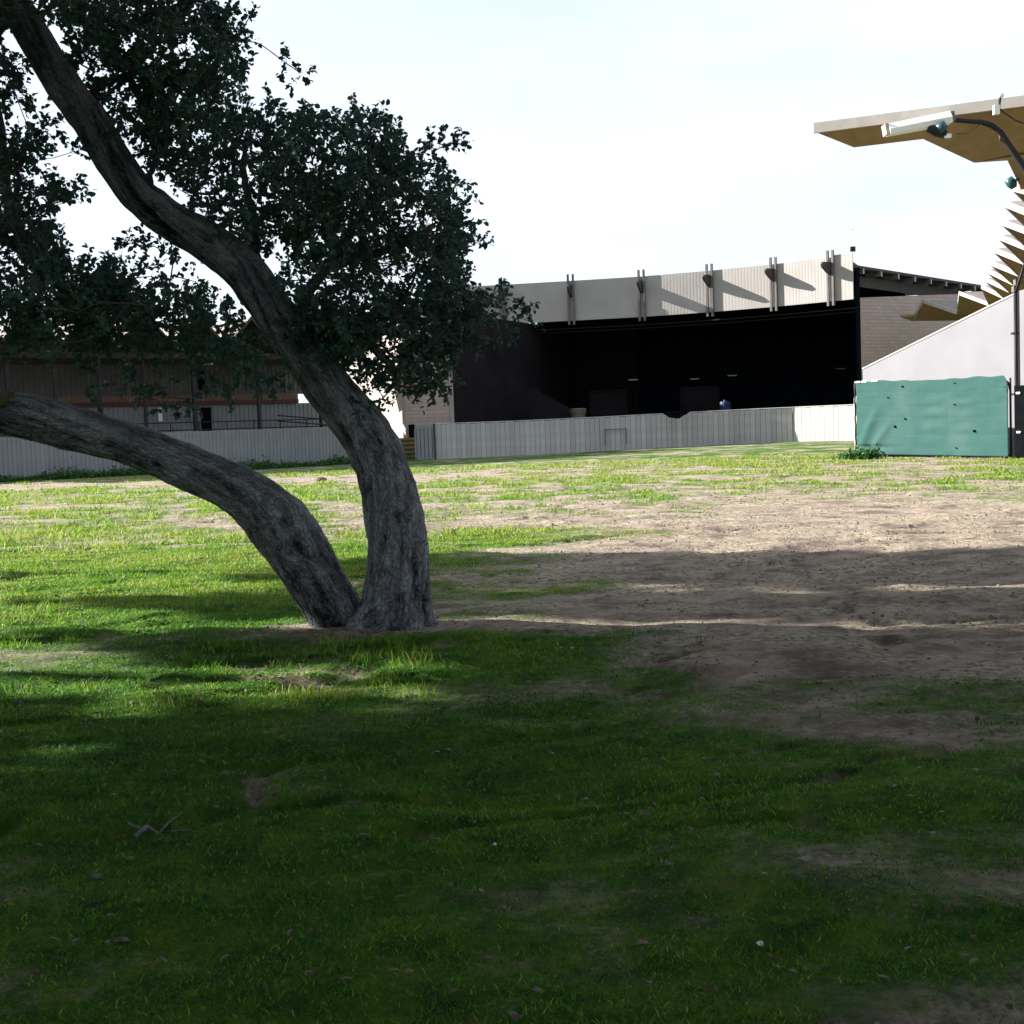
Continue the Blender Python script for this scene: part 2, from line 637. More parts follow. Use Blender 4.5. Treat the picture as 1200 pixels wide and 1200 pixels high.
def gz_np(x, y):
    x = np.asarray(x, float)
    y = np.asarray(y, float)
    near = 1 - sst(25, 60, y)
    z = 0.25 * sst(-2, 18, x) * sst(50, 74, y) * (1 - sst(400, 600, y))
    z = z + near * 0.09 * (fbm(x * 0.30 + 7, y * 0.42, 3, 3) - 0.5)
    z = z + near * 0.10 * (fbm(x * 1.3 + 0.35 * y, y * 2.6 - 0.3 * x, 11, 4) - 0.5)
    z = z - near * 0.075 * rut_np(x, y)
    d = np.hypot((x - TREE.x + 0.2) / 1.3, (y - 11.0))
    z = z + 0.02 * np.exp(-(d / 0.75) ** 2)
    return z


def gz(x, y):
    return float(gz_np(np.array([x]), np.array([y]))[0])


def grass_np(x, y):
    """how much turf grows here, 0..1"""
    x = np.asarray(x, float)
    y = np.asarray(y, float)
    n1 = fbm(x * 0.33 + 11, y * 0.5 + 3, 41, 4)
    n2 = fbm(x * 0.9, y * 1.8 + 9, 47, 4)
    far = sst(18, 30, y)
    n3 = fbm(x * 1.6 + 5, y * 1.3, 53, 4)
    g = 0.66 + (1.5 - 0.8 * far) * (n1 - 0.5) + (1.1 - 0.5 * far) * (n2 - 0.5) + 1.5 * far * (n3 - 0.5) + 0.03 * far
    g = g + 0.28 * (1 - sst(-3, 2, x)) * (1 - sst(12, 30, y))
    g = g + 0.26 * (1 - sst(6.0, 10.0, y)) * (1 - 0.6 * sst(0.10, 0.36, x / np.maximum(y, 1)))
    g = g - 0.85 * np.exp(-((x - 5.8) / 4.2) ** 2 - ((y - 14.0) / 4.6) ** 2)
    g = g - 0.60 * np.exp(-((x - 5.0) / 6.5) ** 2 - ((y - 22.0) / 6.5) ** 2)
    g = g - 0.25 * np.exp(-((x - 4.0) / 2.2) ** 2 - ((y - 8.5) / 2.0) ** 2)
    edge = np.interp(y, [2.5, 4.8, 6.1, 8.25, 11, 16, 20], [0.58, 0.42, 0.27, 0.11, 0.03, -0.03, -0.05])
    wob = 0.16 * (fbm(x * 1.1 + 4, y * 1.3, 57, 5) - 0.5) * 2
    g = g - 0.72 * sst(-0.14, 0.20, x / np.maximum(y, 1) - edge + wob) * (1 - sst(16, 20, y))
    g = g + 0.45 * np.exp(-((x - 0.0) / 1.5) ** 2 - ((y - 8.4) / 1.2) ** 2)
    g = g - 0.45 * rut_np(x, y) * (1 - sst(10, 14, y))
    g = g - 0.20 * sst(20, 30, y)
    g = g - 0.55 * np.exp(-((y - 46 + 0.35 * x) / 3.5) ** 2) * (1 - sst(-4, 3, x))      # trodden strip before the left fence
    g = g + 0.10 * sst(48, 58, y)
    d = np.hypot((x - TREE.x + 0.25) / 1.5, y - 10.95)
    g = g - 1.3 * np.exp(-(d / 0.6) ** 2)
    return np.clip(g, 0, 1)


def axis(segs):
    out = [segs[0][0]]
    for a, b, s in segs:
        k = max(1, int(round((b - a) / s)))
        out += [a + (b - a) * (i + 1) / k for i in range(k)]
    return np.array(out)


xs = axis([(-2500, -300, 500), (-300, -60, 40), (-60, -14, 1.2), (-14, -8, 0.3), (-8, 9, 0.07), (9, 16, 0.3), (16, 60, 1.2), (60, 300, 40), (300, 2500, 500)])
ys = axis([(-300, -20, 40), (-20, 1.5, 1.0), (1.5, 14, 0.055), (14, 26, 0.1), (26, 90, 0.5), (90, 300, 15), (300, 3000, 300)])
gx, gy = np.meshgrid(xs, ys)
gzv = gz_np(gx, gy)
nx, ny = len(xs), len(ys)
idx = np.arange(nx * ny).reshape(ny, nx)
gf = np.stack([idx[:-1, :-1], idx[:-1, 1:], idx[1:, 1:], idx[1:, :-1]], -1).reshape(-1, 4)
gme = mesh_np('ground', np.stack([gx.ravel(), gy.ravel(), gzv.ravel()], -1), gf, ground_mat(), True)
ga = gme.attributes.new('grass', 'FLOAT', 'POINT')
ga.data.foreach_set('value', grass_np(gx, gy).astype(np.float32).ravel())
ground = bpy.data.objects.new('ground', gme)
link(ground)
tag(ground, 'uneven field of patchy turf and bare tan soil', None, None, 'structure')


def tone_attr(me, vals):
    a = me.attributes.new('tone', 'FLOAT', 'POINT')
    a.data.foreach_set('value', np.asarray(vals, np.float32))


def blades(name, x, y, h, w, tone, lean, seed, label):
    rng = np.random.default_rng(seed)
    n = len(x)
    z = gz_np(x, y) - 0.004
    a = rng.uniform(0, 2 * np.pi, n)
    b = rng.uniform(0, 2 * np.pi, n)
    dx, dy = np.cos(a) * w / 2, np.sin(a) * w / 2
    lx, ly = np.cos(b) * lean * h, np.sin(b) * lean * h
    P = np.empty((n, 5, 3))
    P[:, 0] = np.stack([x - dx, y - dy, z], -1)
    P[:, 1] = np.stack([x + dx, y + dy, z], -1)
    P[:, 2] = np.stack([x + dx * .8 + lx * .35, y + dy * .8 + ly * .35, z + h * .6], -1)
    P[:, 3] = np.stack([x - dx * .8 + lx * .35, y - dy * .8 + ly * .35, z + h * .6], -1)
    P[:, 4] = np.stack([x + lx, y + ly, z + h], -1)
    base = np.arange(n)[:, None] * 5
    T = np.concatenate([base + np.array([[0, 1, 2]]), base + np.array([[0, 2, 3]]), base + np.array([[3, 2, 4]])], 0)
    me = mesh_np(name, P.reshape(-1, 3), T, MT['grass'])
    tone_attr(me, np.repeat(tone, 5))
    o = bpy.data.objects.new(name, me)
    link(o)
    tag(o, label, 'grass', None, 'stuff')
    return o


def scatter(n, y0, y1, seed, pw=1.0, margin=2.0):
    rng = np.random.default_rng(seed)
    t = rng.uniform(0, 1, n)
    y = y0 + (y1 - y0) * t ** pw
    hw = 0.40 * y + margin
    x = rng.uniform(-1, 1, n) * hw
    return x, y, rng


def gtone(x, y, rng, dry=0.0):  # dry also brightens blades in the sun and darkens the shaded front
    t = 0.28 + 0.55 * (fbm(x * 0.6, y * 0.9, 71, 3) - 0.35) + rng.normal(0, 0.12, len(x)) + dry
    t = np.where(rng.uniform(0, 1, len(x)) < 0.08, t + 0.4, t)
    return np.clip(t, 0, 1)


# short turf in front
x, y, rng = scatter(520000, 2.6, 20, 1, 1.6, 1.2)
g = grass_np(x, y)
fine = fbm(x * 3.5, y * 5, 91, 3)
k = rng.uniform(0, 1, len(x)) < np.clip(g * 1.4 - 0.22 + 1.5 * (fine - 0.5), 0.0, 1)
x, y, g = x[k], y[k], g[k]
h = (0.006 + 0.015 * rng.uniform(0, 1, len(x)) ** 2.2) * (0.6 + 0.7 * g) * (0.85 + 0.06 * y)
blades('turf', x, y, h, 0.0026 + 0.00055 * y, gtone(x, y, rng, -0.13) + 0.36 * sst(9, 13, y), 0.9, 2, 'short mown grass over the near field, thick on the left')  # shade and sun put into the tone: darker in front, brighter behind
# longer tufts round the oak and on the left
cx, cy, rng = scatter(2600, 8.0, 20, 5, 1.0, 1.5)
keep = (grass_np(cx, cy) > 0.62) & (cx < 1.2) & (rng.uniform(0, 1, len(cx)) < np.clip(2.6 * (fbm(cx * 0.8, cy * 1.1, 61, 3) - 0.42) + 0.1, 0, 1))
keep |= (np.abs(cx + 1.5) < 0.9) & (np.abs(cy - 9.6) < 0.5) & (rng.uniform(0, 1, len(cx)) < 0.8)
keep &= ~((cx > -0.6) & (cy < 10.4))
cx, cy = cx[keep], cy[keep]
nb = 26
x = np.repeat(cx, nb) + rng.normal(0, 0.07, len(cx) * nb)
y = np.repeat(cy, nb) + rng.normal(0, 0.07, len(cx) * nb)
hh = np.repeat(rng.uniform(0.05, 0.12, len(cx)), nb) * rng.uniform(0.5, 1.1, len(x))
blades('long_grass', x, y, hh, np.full(len(x), 0.0065), gtone(x, y, rng, 0.10), 0.55, 6, 'longer green grass tufts around the leaning oak')
# sunlit field beyond, blade tone raised for the sun
x, y, rng = scatter(300000, 20, 58, 7, 1.15, 3.0)
g = grass_np(x, y)
k = rng.uniform(0, 1, len(x)) < np.clip(g * 2.6 - 1.0 + 1.8 * (fbm(x * 1.4, y * 1.6, 95, 3) - 0.5), 0, 1)
x, y, g = x[k], y[k], g[k]
h = (0.02 + 0.075 * rng.uniform(0, 1, len(x)) ** 2.5) * (0.5 + 0.8 * g) * (1 + (x < 0) * 0.35)
blades('field_grass', x, y, h, 0.006 + 0.00065 * y, gtone(x, y, rng, 0.26) + 0.14 * sst(28, 45, y) * sst(-6, 3, x), 0.8, 8, 'bright patchy grass out in the sunny field')


# ------------------------------------------------------------------ small things on the ground
def lumps(name, x, y, r, m, seed, label, cat):
    rng = np.random.default_rng(seed)
    oct_ = np.array([[1, 0, 0], [-1, 0, 0], [0, 1, 0], [0, -1, 0], [0, 0, 1], [0, 0, -1]], float)
    tri = np.array([[0, 2, 4], [2, 1, 4], [1, 3, 4], [3, 0, 4], [2, 0, 5], [1, 2, 5], [3, 1, 5], [0, 3, 5]])
    n = len(x)
    P = oct_[None] * rng.uniform(0.5, 1.2, (n, 6, 1)) * r[:, None, None]
    P[:, :, 2] *= 0.6
    a = rng.uniform(0, 6.28, n)
    c, s = np.cos(a)[:, None], np.sin(a)[:, None]
    Q = P.copy()
    Q[:, :, 0] = P[:, :, 0] * c - P[:, :, 1] * s + x[:, None]
    Q[:, :, 1] = P[:, :, 0] * s + P[:, :, 1] * c + y[:, None]
    Q[:, :, 2] += gz_np(x, y)[:, None]
    T = (np.arange(n)[:, None, None] * 6 + tri[None]).reshape(-1, 3)
    me = mesh_np(name, Q.reshape(-1, 3), T, m)
    o = bpy.data.objects.new(name, me)
    link(o)
    return tag(o, label, cat, None, 'stuff')


MT['clod'] = mat('tan_clod', (0.23, 0.185, 0.15), (0.13, 0.10, 0.08), 0.95, 15)
x, y, rng = scatter(15000, 3, 30, 31, 1.1, 1.5)
k = (grass_np(x, y) < 0.45) & (rng.uniform(0, 1, len(x)) < 0.2 + 1.1 * sst(0.45, 0.62, fbm(x * 0.8, y * 1.2, 33, 3)))
x, y = x[k], y[k]
lumps('dirt_clods', x, y, rng.uniform(0.006, 0.022, len(x)) * (1 + 0.03 * y), MT['clod'], 32, 'loose crumbs of soil over the bare ground', 'soil')


def leaf_mesh(name, P, D, N, L, Wd, m, tone, fold=0.25):
    """P base points, D leaf directions, N normals, lengths, widths"""
    D = D / np.linalg.norm(D, axis=1, keepdims=True)
    Sd = np.cross(D, N)
    Sd /= np.linalg.norm(Sd, axis=1, keepdims=True) + 1e-9
    N2 = np.cross(Sd, D)
    n = len(P)
    L, Wd = L[:, None], Wd[:, None]
    Q = np.empty((n, 6, 3))
    Q[:, 0] = P
    Q[:, 1] = P + D * L * .38 + Sd * Wd * .5 + N2 * Wd * fold
    Q[:, 2] = P + D * L * .78 + Sd * Wd * .36 + N2 * Wd * fold * .6
    Q[:, 3] = P + D * L - N2 * L * .10
    Q[:, 4] = P + D * L * .78 - Sd * Wd * .36 + N2 * Wd * fold * .6
    Q[:, 5] = P + D * L * .38 - Sd * Wd * .5 + N2 * Wd * fold
    T = np.array([[0, 1, 5], [1, 2, 4], [1, 4, 5], [2, 3, 4]])
    T = (np.arange(n)[:, None, None] * 6 + T[None]).reshape(-1, 3)
    me = mesh_np(name, Q.reshape(-1, 3), T, m)
    tone_attr(me, np.repeat(tone, 6))
    return me


x, y, rng = scatter(1100, 3, 18, 35, 1.0, 1.0)
n = len(x)
a = rng.uniform(0, 6.28, n)
me = leaf_mesh('fallen_leaves', np.stack([x, y, gz_np(x, y) + rng.uniform(0.008, 0.035, n)], -1), np.stack([np.cos(a), np.sin(a), rng.normal(0, .25, n)], -1),
               np.stack([rng.normal(0, .3, n), rng.normal(0, .3, n), np.ones(n)], -1), rng.uniform(.025, .05, n), rng.uniform(.015, .03, n), MT['dead_leaf'], rng.uniform(0, 1, n))
o = bpy.data.objects.new('fallen_leaves', me)
link(o)
tag(o, 'dry brown oak leaves lying in the near grass', 'leaves', None, 'stuff')


def on_ground(px, py):
    d = ray(px, py)
    k = -EYE / d.z
    for _ in range(6):
        p = Vector((d.x * k, d.y * k, 0))
        z = gz(p.x, p.y)
        k = (z - EYE) / d.z
    p = Vector((d.x * k, d.y * k, gz(d.x * k, d.y * k)))
    return p


# fallen lichen twig in the foreground
tp = [on_ground(a, b) for a, b in ((160, 985), (172, 972), (183, 968), (196, 965), (206, 972), (212, 990))]
t0 = tp[0]
tw = thing('fallen_twig', t0, 'pale lichen covered twig lying in dark near grass at left', 'twig')
mb = MB().tube([p + V(0, 0, 0.02 + 0.05 * math.sin(i * 1.1)) for i, p in enumerate(tp)], [0.010, .009, .009, .008, .006, .004], 7)
mb.build('stem', MT['twig'], tw, True)
for a, b, ln in ((1, (-0.02, -0.10, 0.02), 1), (2, (0.05, 0.12, 0.05), 1), (3, (0.09, -0.09, 0.03), 1), (1, (-.1, .04, .02), 1)):
    q = tp[a] + V(0, 0, 0.05)
    MB().tube([q, q + Vector(b) * .6, q + Vector(b) * 1.1 + V(0.02, 0, 0)], [.006, .005, .003], 6).build('side_shoot', MT['twig'], tw, True)


def pebble(px, py, r, m, name, label, cat, seed, flat=0.6, group=None):
    rr = random.Random(seed)
    c = on_ground(px, py)
    vs, fs = [], []
    nl, nr = 5, 8
    for i in range(nl + 1):
        th = math.pi * i / nl
        for j in range(nr):
            ph = 2 * math.pi * j / nr
            k = r * rr.uniform(0.75, 1.15)
            vs.append(c + V(k * math.sin(th) * math.cos(ph), k * math.sin(th) * math.sin(ph) * .8, k * math.cos(th) * flat + r * flat * .5))
    for i in range(nl):
        for j in range(nr):
            a, b = i * nr + j, i * nr + (j + 1) % nr
            fs.append((a, a + nr, b + nr, b))
    o = MB().add(vs, fs).build(name, m, None, True)
    return tag(o, label, cat, group)


pebble(377, 564, 0.20, MT['earth'], 'earth_mound', 'small dark brown clump of earth out on the sunlit grass', 'mound', 3, 0.5)
pebble(3, 733, 0.035, MT['litter'], 'white_stone', 'white stone in the sunlit grass at the left edge', 'stone', 4)
pebble(891, 1107, 0.012, MT['litter'], 'paper_scrap', 'tiny bright white scrap low in the dark grass at right', 'litter', 5)
pebble(580, 990, 0.009, MT['litter'], 'paper_scrap', 'tiny white scrap in the middle of the dark foreground grass', 'litter', 6)
pebble(476, 818, 0.022, MT['twig'], 'grey_stone', 'small pale grey stone in the shade below the oak trunk', 'stone', 7)
pebble(393, 869, 0.022, MT['twig'], 'grey_stone', 'flat grey stone in dark grass left below the oak', 'stone', 8, 0.4)
pebble(113, 1030, 0.022, MT['twig'], 'grey_stone', 'blue grey stone just below the fallen twig', 'stone', 9, 0.6)
pebble(146, 1103, 0.016, MT['twig'], 'grey_stone', 'lowest small grey stone in the dark grass at left', 'stone', 10, 0.6)
pebble(670, 590 + 170, 0.015, MT['litter'], 'white_stone', 'tiny white stone on the shaded bare soil right of the oak', 'stone', 11, 0.6)


# ------------------------------------------------------------------ the oak
def bark_tube(name, ctrl, sides, parent, seed, flare=None, step=0.035, ridge=1.0, knots=()):
    """ctrl: list of (px, py, width_px, Y)"""
    pts = [at(a, b, Y) for a, b, w, Y in ctrl]
    rad = [w * Y / F / 2 for a, b, w, Y in ctrl]
    # Catmull-Rom resample
    P, Rd = [], []
    n = len(pts)
    for i in range(n - 1):
        p0, p1, p2, p3 = pts[max(i - 1, 0)], pts[i], pts[i + 1], pts[min(i + 2, n - 1)]
        m = max(2, int((p2 - p1).length / step))
        for k in range(m):
            t = k / m
            P.append(0.5 * ((2 * p1) + (p2 - p0) * t + (2 * p0 - 5 * p1 + 4 * p2 - p3) * t * t + (3 * p1 - p0 - 3 * p2 + p3) * t ** 3))
            Rd.append(rad[i] * (1 - t) + rad[i + 1] * t)
    P.append(pts[-1])
    Rd.append(rad[-1])
    m = len(P)
    PA = np.array(P)
    T = np.gradient(PA, axis=0)
    T /= np.linalg.norm(T, axis=1, keepdims=True)
    up = np.array([0.0, 1.0, 0.0])
    L = np.concatenate([[0], np.cumsum(np.linalg.norm(np.diff(PA, axis=0), axis=1))])
    V_, UV = np.empty((m, sides, 3)), np.empty((m, sides, 2))
    RG = np.empty((m, sides))
    ang = np.arange(sides) * 2 * np.pi / sides
    for i in range(m):
        u = up - T[i] * up.dot(T[i])
        u /= np.linalg.norm(u)
        w = np.cross(T[i], u)
        r = Rd[i]
        ca, sa = np.cos(ang), np.sin(ang)
        cyc = r * 6
        nl = fbm(ca * 1.6 + 30 + seed, sa * 1.6 + L[i] * 1.7, seed, 3) - 0.5
        nf = fbm(ca * 7 * (r / 0.25) + 60, sa * 7 * (r / 0.25) + L[i] * 4.5 + 20, seed + 5, 4) - 0.5
        ridges = np.abs(vnoise(ang / (2 * np.pi) * 22 + 3 * vnoise(ca * 2 + 9, L[i] * 3 + sa * 2, seed + 3), np.full(sides, L[i] * 3.2), seed + 7) - 0.5) * 2
        lumpy = vnoise(ca * 1.1 + 5, sa * 1.1 + L[i] * 2.1, seed + 13)
        hole = np.exp(-((vnoise(ca * 2.2 + 15, sa * 2.2 + L[i] * 3.1, seed + 31) - 0.92) / 0.05) ** 2)
        rr = r * (1 + 0.22 * nl + 0.22 * nf * ridge + 0.07 * (ridges - .5) * ridge + 0.14 * (lumpy - .5) - 0.16 * hole)
        if flare:
            fl = math.exp(-L[i] / flare[1])
            rr = rr * (1 + flare[0] * fl * (0.5 + 0.5 * np.sin(ang * 5 + 1.3 + 0.7 * np.sin(ang * 2))) + 0.05 * fl)
        V_[i] = PA[i] + (u[None] * ca[:, None] + w[None] * sa[:, None]) * rr[:, None]
        kn = np.zeros(sides)
        for kp, kr in knots:
            dd = np.linalg.norm(V_[i] - kp, axis=1) / kr
            kn += np.exp(-dd ** 2 * 1.6) - 0.45 * np.exp(-((dd - 1.5) / 0.5) ** 2)
        V_[i] -= (u[None] * ca[:, None] + w[None] * sa[:, None]) * (kn * r * 0.22)[:, None]
        UV[i, :, 0] = ang / (2 * np.pi) * 1.6
        UV[i, :, 1] = L[i]
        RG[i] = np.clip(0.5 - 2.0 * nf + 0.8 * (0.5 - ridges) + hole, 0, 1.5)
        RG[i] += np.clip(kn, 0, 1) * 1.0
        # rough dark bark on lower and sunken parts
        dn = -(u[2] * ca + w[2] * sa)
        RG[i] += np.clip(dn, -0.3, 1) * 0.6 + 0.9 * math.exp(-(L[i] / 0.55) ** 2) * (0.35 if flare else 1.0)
    f = []
    for i in range(m - 1):
        for k in range(sides):
            b = (k + 1) % sides
            f.append((i * sides + k, i * sides + b, (i + 1) * sides + b, (i + 1) * sides + k))
    org = np.array(ORG[parent.name])
    faces = np.array(f)
    me = mesh_np(name, V_.reshape(-1, 3) - org, faces, MT['bark'], True)
    uvl = me.uv_layers.new(name='UVMap')
    luv = UV.reshape(-1, 2)[faces.ravel()].copy()
    # close the seam
    kk = (faces.ravel() % sides)
    wrap = (np.repeat(faces[:, 0] % sides, 4) == sides - 1) & (kk == 0)
    luv[wrap, 0] += 1.6
    uvl.data.foreach_set('uv', luv.astype(np.float32).ravel())
    ra = me.attributes.new('rough', 'FLOAT', 'POINT')
    ra.data.foreach_set('value', RG.astype(np.float32).ravel())
    o = bpy.data.objects.new(name, me)
    link(o, parent)
    return o, [Vector(p) for p in PA[::4]]


oak = thing('oak_tree', V(TREE.x, 11.0, 0), 'leaning twin trunk oak with dark small leaves at left of the field', 'tree')
trunkR = [(464, 780, 150, 11.0), (459, 742, 116, 11.0), (464, 706, 84, 11.0), (467, 650, 74, 11.0), (460, 600, 70, 11.0), (449, 555, 63, 11.0), (433, 515, 60, 10.98),
          (404, 477, 57, 10.95), (375, 440, 54, 10.9), (346, 400, 50, 10.85), (318, 360, 48, 10.8), (285, 315, 48, 10.75), (246, 285, 46, 10.7), (200, 258, 45, 10.65),
          (165, 232, 43, 10.6), (138, 196, 41, 10.6), (110, 150, 40, 10.55), (85, 115, 40, 10.5), (62, 78, 40, 10.5), (38, 40, 40, 10.45), (12, -5, 38, 10.4),
          (-20, -70, 36, 10.4), (-70, -150, 30, 10.3), (-130, -230, 22, 10.2)]
trunkL = [(414, 762, 66, 11.12), (394, 718, 66, 11.1), (372, 681, 68, 11.06), (349, 645, 70, 11.0), (323, 610, 71, 10.95), (292, 581, 60, 10.9), (246, 559, 53, 10.8), (200, 541, 50, 10.7),
          (150, 520, 49, 10.6), (110, 508, 54, 10.55), (70, 498, 55, 10.5), (30, 488, 53, 10.4), (-10, 480, 50, 10.3), (-70, 466, 46, 10.2), (-150, 430, 42, 10.1),
          (-230, 370, 36, 10.0), (-300, 280, 28, 9.9)]
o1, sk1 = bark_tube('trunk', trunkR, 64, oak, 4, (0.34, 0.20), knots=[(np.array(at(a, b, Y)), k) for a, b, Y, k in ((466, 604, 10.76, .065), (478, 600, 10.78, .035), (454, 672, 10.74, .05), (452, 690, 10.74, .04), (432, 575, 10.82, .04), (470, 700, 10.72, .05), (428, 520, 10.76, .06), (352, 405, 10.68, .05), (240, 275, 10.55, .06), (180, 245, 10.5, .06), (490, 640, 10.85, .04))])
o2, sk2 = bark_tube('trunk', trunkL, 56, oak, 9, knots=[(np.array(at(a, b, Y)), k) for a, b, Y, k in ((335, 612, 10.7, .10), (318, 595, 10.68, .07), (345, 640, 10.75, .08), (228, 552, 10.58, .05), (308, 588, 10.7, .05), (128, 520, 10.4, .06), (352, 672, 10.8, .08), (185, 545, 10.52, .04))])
o1['label'] = 'upright right trunk curving up to the top left'
o2['label'] = 'low left trunk leaning far out to the left edge'
MB().tube([at(0, 472, 10.15), at(4, 466, 10.06), at(9, 461, 10.03), at(14, 463, 10.0), at(17, 459, 9.98)], [0.045, 0.042, 0.035, 0.022, 0.005], 9).build('broken_stub', MT['wood_pale'], oak, True)


def in_poly(px, py, poly):
    c = np.zeros(len(px), bool)
    n = len(poly)
    for i in range(n):
        x1, y1 = poly[i]
        x2, y2 = poly[(i + 1) % n]
        cond = ((y1 > py) != (y2 > py))
        with np.errstate(divide='ignore', invalid='ignore'):
            xi = (x2 - x1) * (py - y1) / (y2 - y1 + 1e-12) + x1
        c ^= cond & (px < xi)
    return c


def grow(parent, skeleton, centres, rng, leaf_n, leaf_l, shoot, m_leaf, m_wood, step=0.16, thin=0.004, flat=1.0, jitter=0.25, leafname='foliage', maxr=0.05, sides=5):
    """grow a branch skeleton out to every clump centre, then leaves on shoots"""
    nodes = [np.array(p) for p in skeleton]
    par = [-1] * len(nodes)
    n0 = len(nodes)
    cnt = [0] * len(nodes)
    C = np.array(centres)
    sk = np.array(skeleton)
    d0 = np.array([np.min(np.linalg.norm(sk - c, axis=1)) for c in C])
    order = np.argsort(d0)
    ends = []
    NA = np.array(nodes)
    for ci in order:
        c = C[ci]
        dv = NA - c
        dist = np.linalg.norm(dv, axis=1)
        # prefer nodes below / towards the trunk
        j = int(np.argmin(dist + (np.arange(len(NA)) < n0) * 0.25))
        a = NA[j]
        L = dist[j]
        k = max(1, int(L / step))
        cur, pj = a, j
        new = []
        bend = rng.normal(0, 0.12 * L, 3)
        for s in range(1, k + 1):
            t = s / k
            q = a * (1 - t) + c * t + bend * math.sin(math.pi * t) + rng.normal(0, 0.10 * step, 3)
            nodes.append(q)
            par.append(pj)
            cnt.append(0)
            pj = len(nodes) - 1
            new.append(q)
        NA = np.concatenate([NA, np.array(new)], 0)
        ends.append(pj)
        while pj >= 0:
            cnt[pj] += 1
            pj = par[pj]
    mb_v, mb_f = [], []
    ang = np.arange(sides) * 2 * np.pi / sides
    for i in range(n0, len(nodes)):
        p, q = nodes[par[i]], nodes[i]
        r1 = min(maxr, thin * (max(cnt[par[i]] if par[i] >= n0 else cnt[i], 1)) ** 0.5 * 1.15)
        r2 = min(maxr, thin * max(cnt[i], 1) ** 0.5)
        t = q - p
        ln = np.linalg.norm(t)
        if ln < 1e-5:
            continue
        t = t / ln
        u = np.cross(t, [0.3, 0.5, 0.81])
        u /= np.linalg.norm(u) + 1e-9
        w = np.cross(t, u)
        b = len(mb_v)
        for c_, r_ in ((p, r1), (q + t * r2 * .5, r2)):
            for a_ in ang:
                mb_v.append(c_ + (u * math.cos(a_) + w * math.sin(a_)) * r_)
        for k in range(sides):
            k2 = (k + 1) % sides
            mb_f.append((b + k, b + k2, b + sides + k2, b + sides + k))
    # shoots and leaves
    lp, ld = [], []
    for e in ends:
        c = nodes[e]
        back = nodes[par[e]] if par[e] >= 0 else c - np.array([0, 0, .1])
        ax = c - back
        ax = ax / (np.linalg.norm(ax) + 1e-9)
        ns = rng.integers(3, 6)
        for s in range(ns):
            d = ax * 0.5 + rng.normal(0, 0.75, 3)
            d[2] += 0.15
            d /= np.linalg.norm(d)
            ln = shoot * rng.uniform(0.5, 1.15)
            k = max(3, int(leaf_n / ns * rng.uniform(.7, 1.3)))
            t = rng.uniform(0.12, 1.0, k) ** 0.8
            pos = c + d[None] * (t * ln)[:, None] + rng.normal(0, shoot * 0.05, (k, 3))
            dr = d[None] * 0.6 + rng.normal(0, 0.8, (k, 3))
            lp.append(pos)
            ld.append(dr)
            p, q, r_ = c, c + d * ln, thin * .55
            u = np.cross(d, [0.3, 0.5, 0.81])
            u /= np.linalg.norm(u) + 1e-9
            w = np.cross(d, u)
            b = len(mb_v)
            for c_, r2 in ((p, r_), (q, r_ * .5)):
                for a_ in (0, 2.1, 4.2):
                    mb_v.append(c_ + (u * math.cos(a_) + w * math.sin(a_)) * r2)
            for kk in range(3):
                k2 = (kk + 1) % 3
                mb_f.append((b + kk, b + k2, b + 3 + k2, b + 3 + kk))
    org = np.array(ORG[parent.name])
    me = mesh_np('branches', np.array(mb_v) - org, np.array(mb_f), m_wood, True)
    bo = bpy.data.objects.new('branches', me)
    link(bo, parent)
    bo['kind'] = 'stuff'
    lp = np.concatenate(lp)
    ld = np.concatenate(ld)
    n = len(lp)
    nr = rng.normal(0, 0.7, (n, 3))
    nr[:, 2] += 0.8
    L = leaf_l * rng.uniform(0.65, 1.25, n)
    me = leaf_mesh(leafname, lp - org, ld, nr, L, L * rng.uniform(.55, .75, n), m_leaf, np.clip(rng.normal(.45, .28, n), 0, 1))
    lo = bpy.data.objects.new(leafname, me)
    link(lo, parent)
    lo['kind'] = 'stuff'
    return n


rng = np.random.default_rng(77)
REG = [  # polygon (photo pixels), clumps per 10000 px2, depth mean, depth spread
    ([(300, 130), (350, 128), (390, 145), (450, 140), (462, 168), (500, 188), (512, 215), (533, 245), (550, 275), (548, 318), (572, 340), (588, 360), (560, 385), (530, 400), (505, 432), (478, 440), (455, 405), (420, 415), (385, 395), (352, 360), (335, 320), (318, 270), (300, 220)], 92, 11.0, 0.65),
    ([(60, 0), (250, -10), (275, 35), (285, 75), (335, 88), (350, 128), (300, 140), (295, 220), (240, 190), (205, 150), (170, 100), (110, 40)], 68, 10.8, 0.65),
    ([(160, 120), (240, 190), (295, 230), (320, 280), (310, 300), (270, 270), (215, 225), (180, 200)], 60, 10.7, 0.4),
    ([(0, 60), (35, 100), (75, 165), (75, 240), (50, 265), (0, 225)], 52, 10.6, 0.4),
    ([(0, 225), (50, 270), (80, 320), (140, 330), (165, 365), (120, 395), (0, 415)], 92, 10.6, 0.5),
    ([(90, 325), (145, 315), (200, 330), (235, 352), (280, 385), (315, 425), (240, 415), (160, 400), (100, 395)], 78, 10.6, 0.5),
    ([(410, 400), (470, 400), (470, 440), (440, 465), (415, 440)], 30, 10.7, 0.3),
    ([(470, 420), (515, 420), (505, 455), (478, 458)], 48, 10.8, 0.3),
    ([(-160, -160), (330, -160), (270, -5), (0, 50), (-60, 60), (-160, 100)], 30, 10.6, 0.7),
    ([(-260, 60), (0, 60), (0, 420), (-120, 430), (-260, 380)], 30, 10.4, 0.7),
]
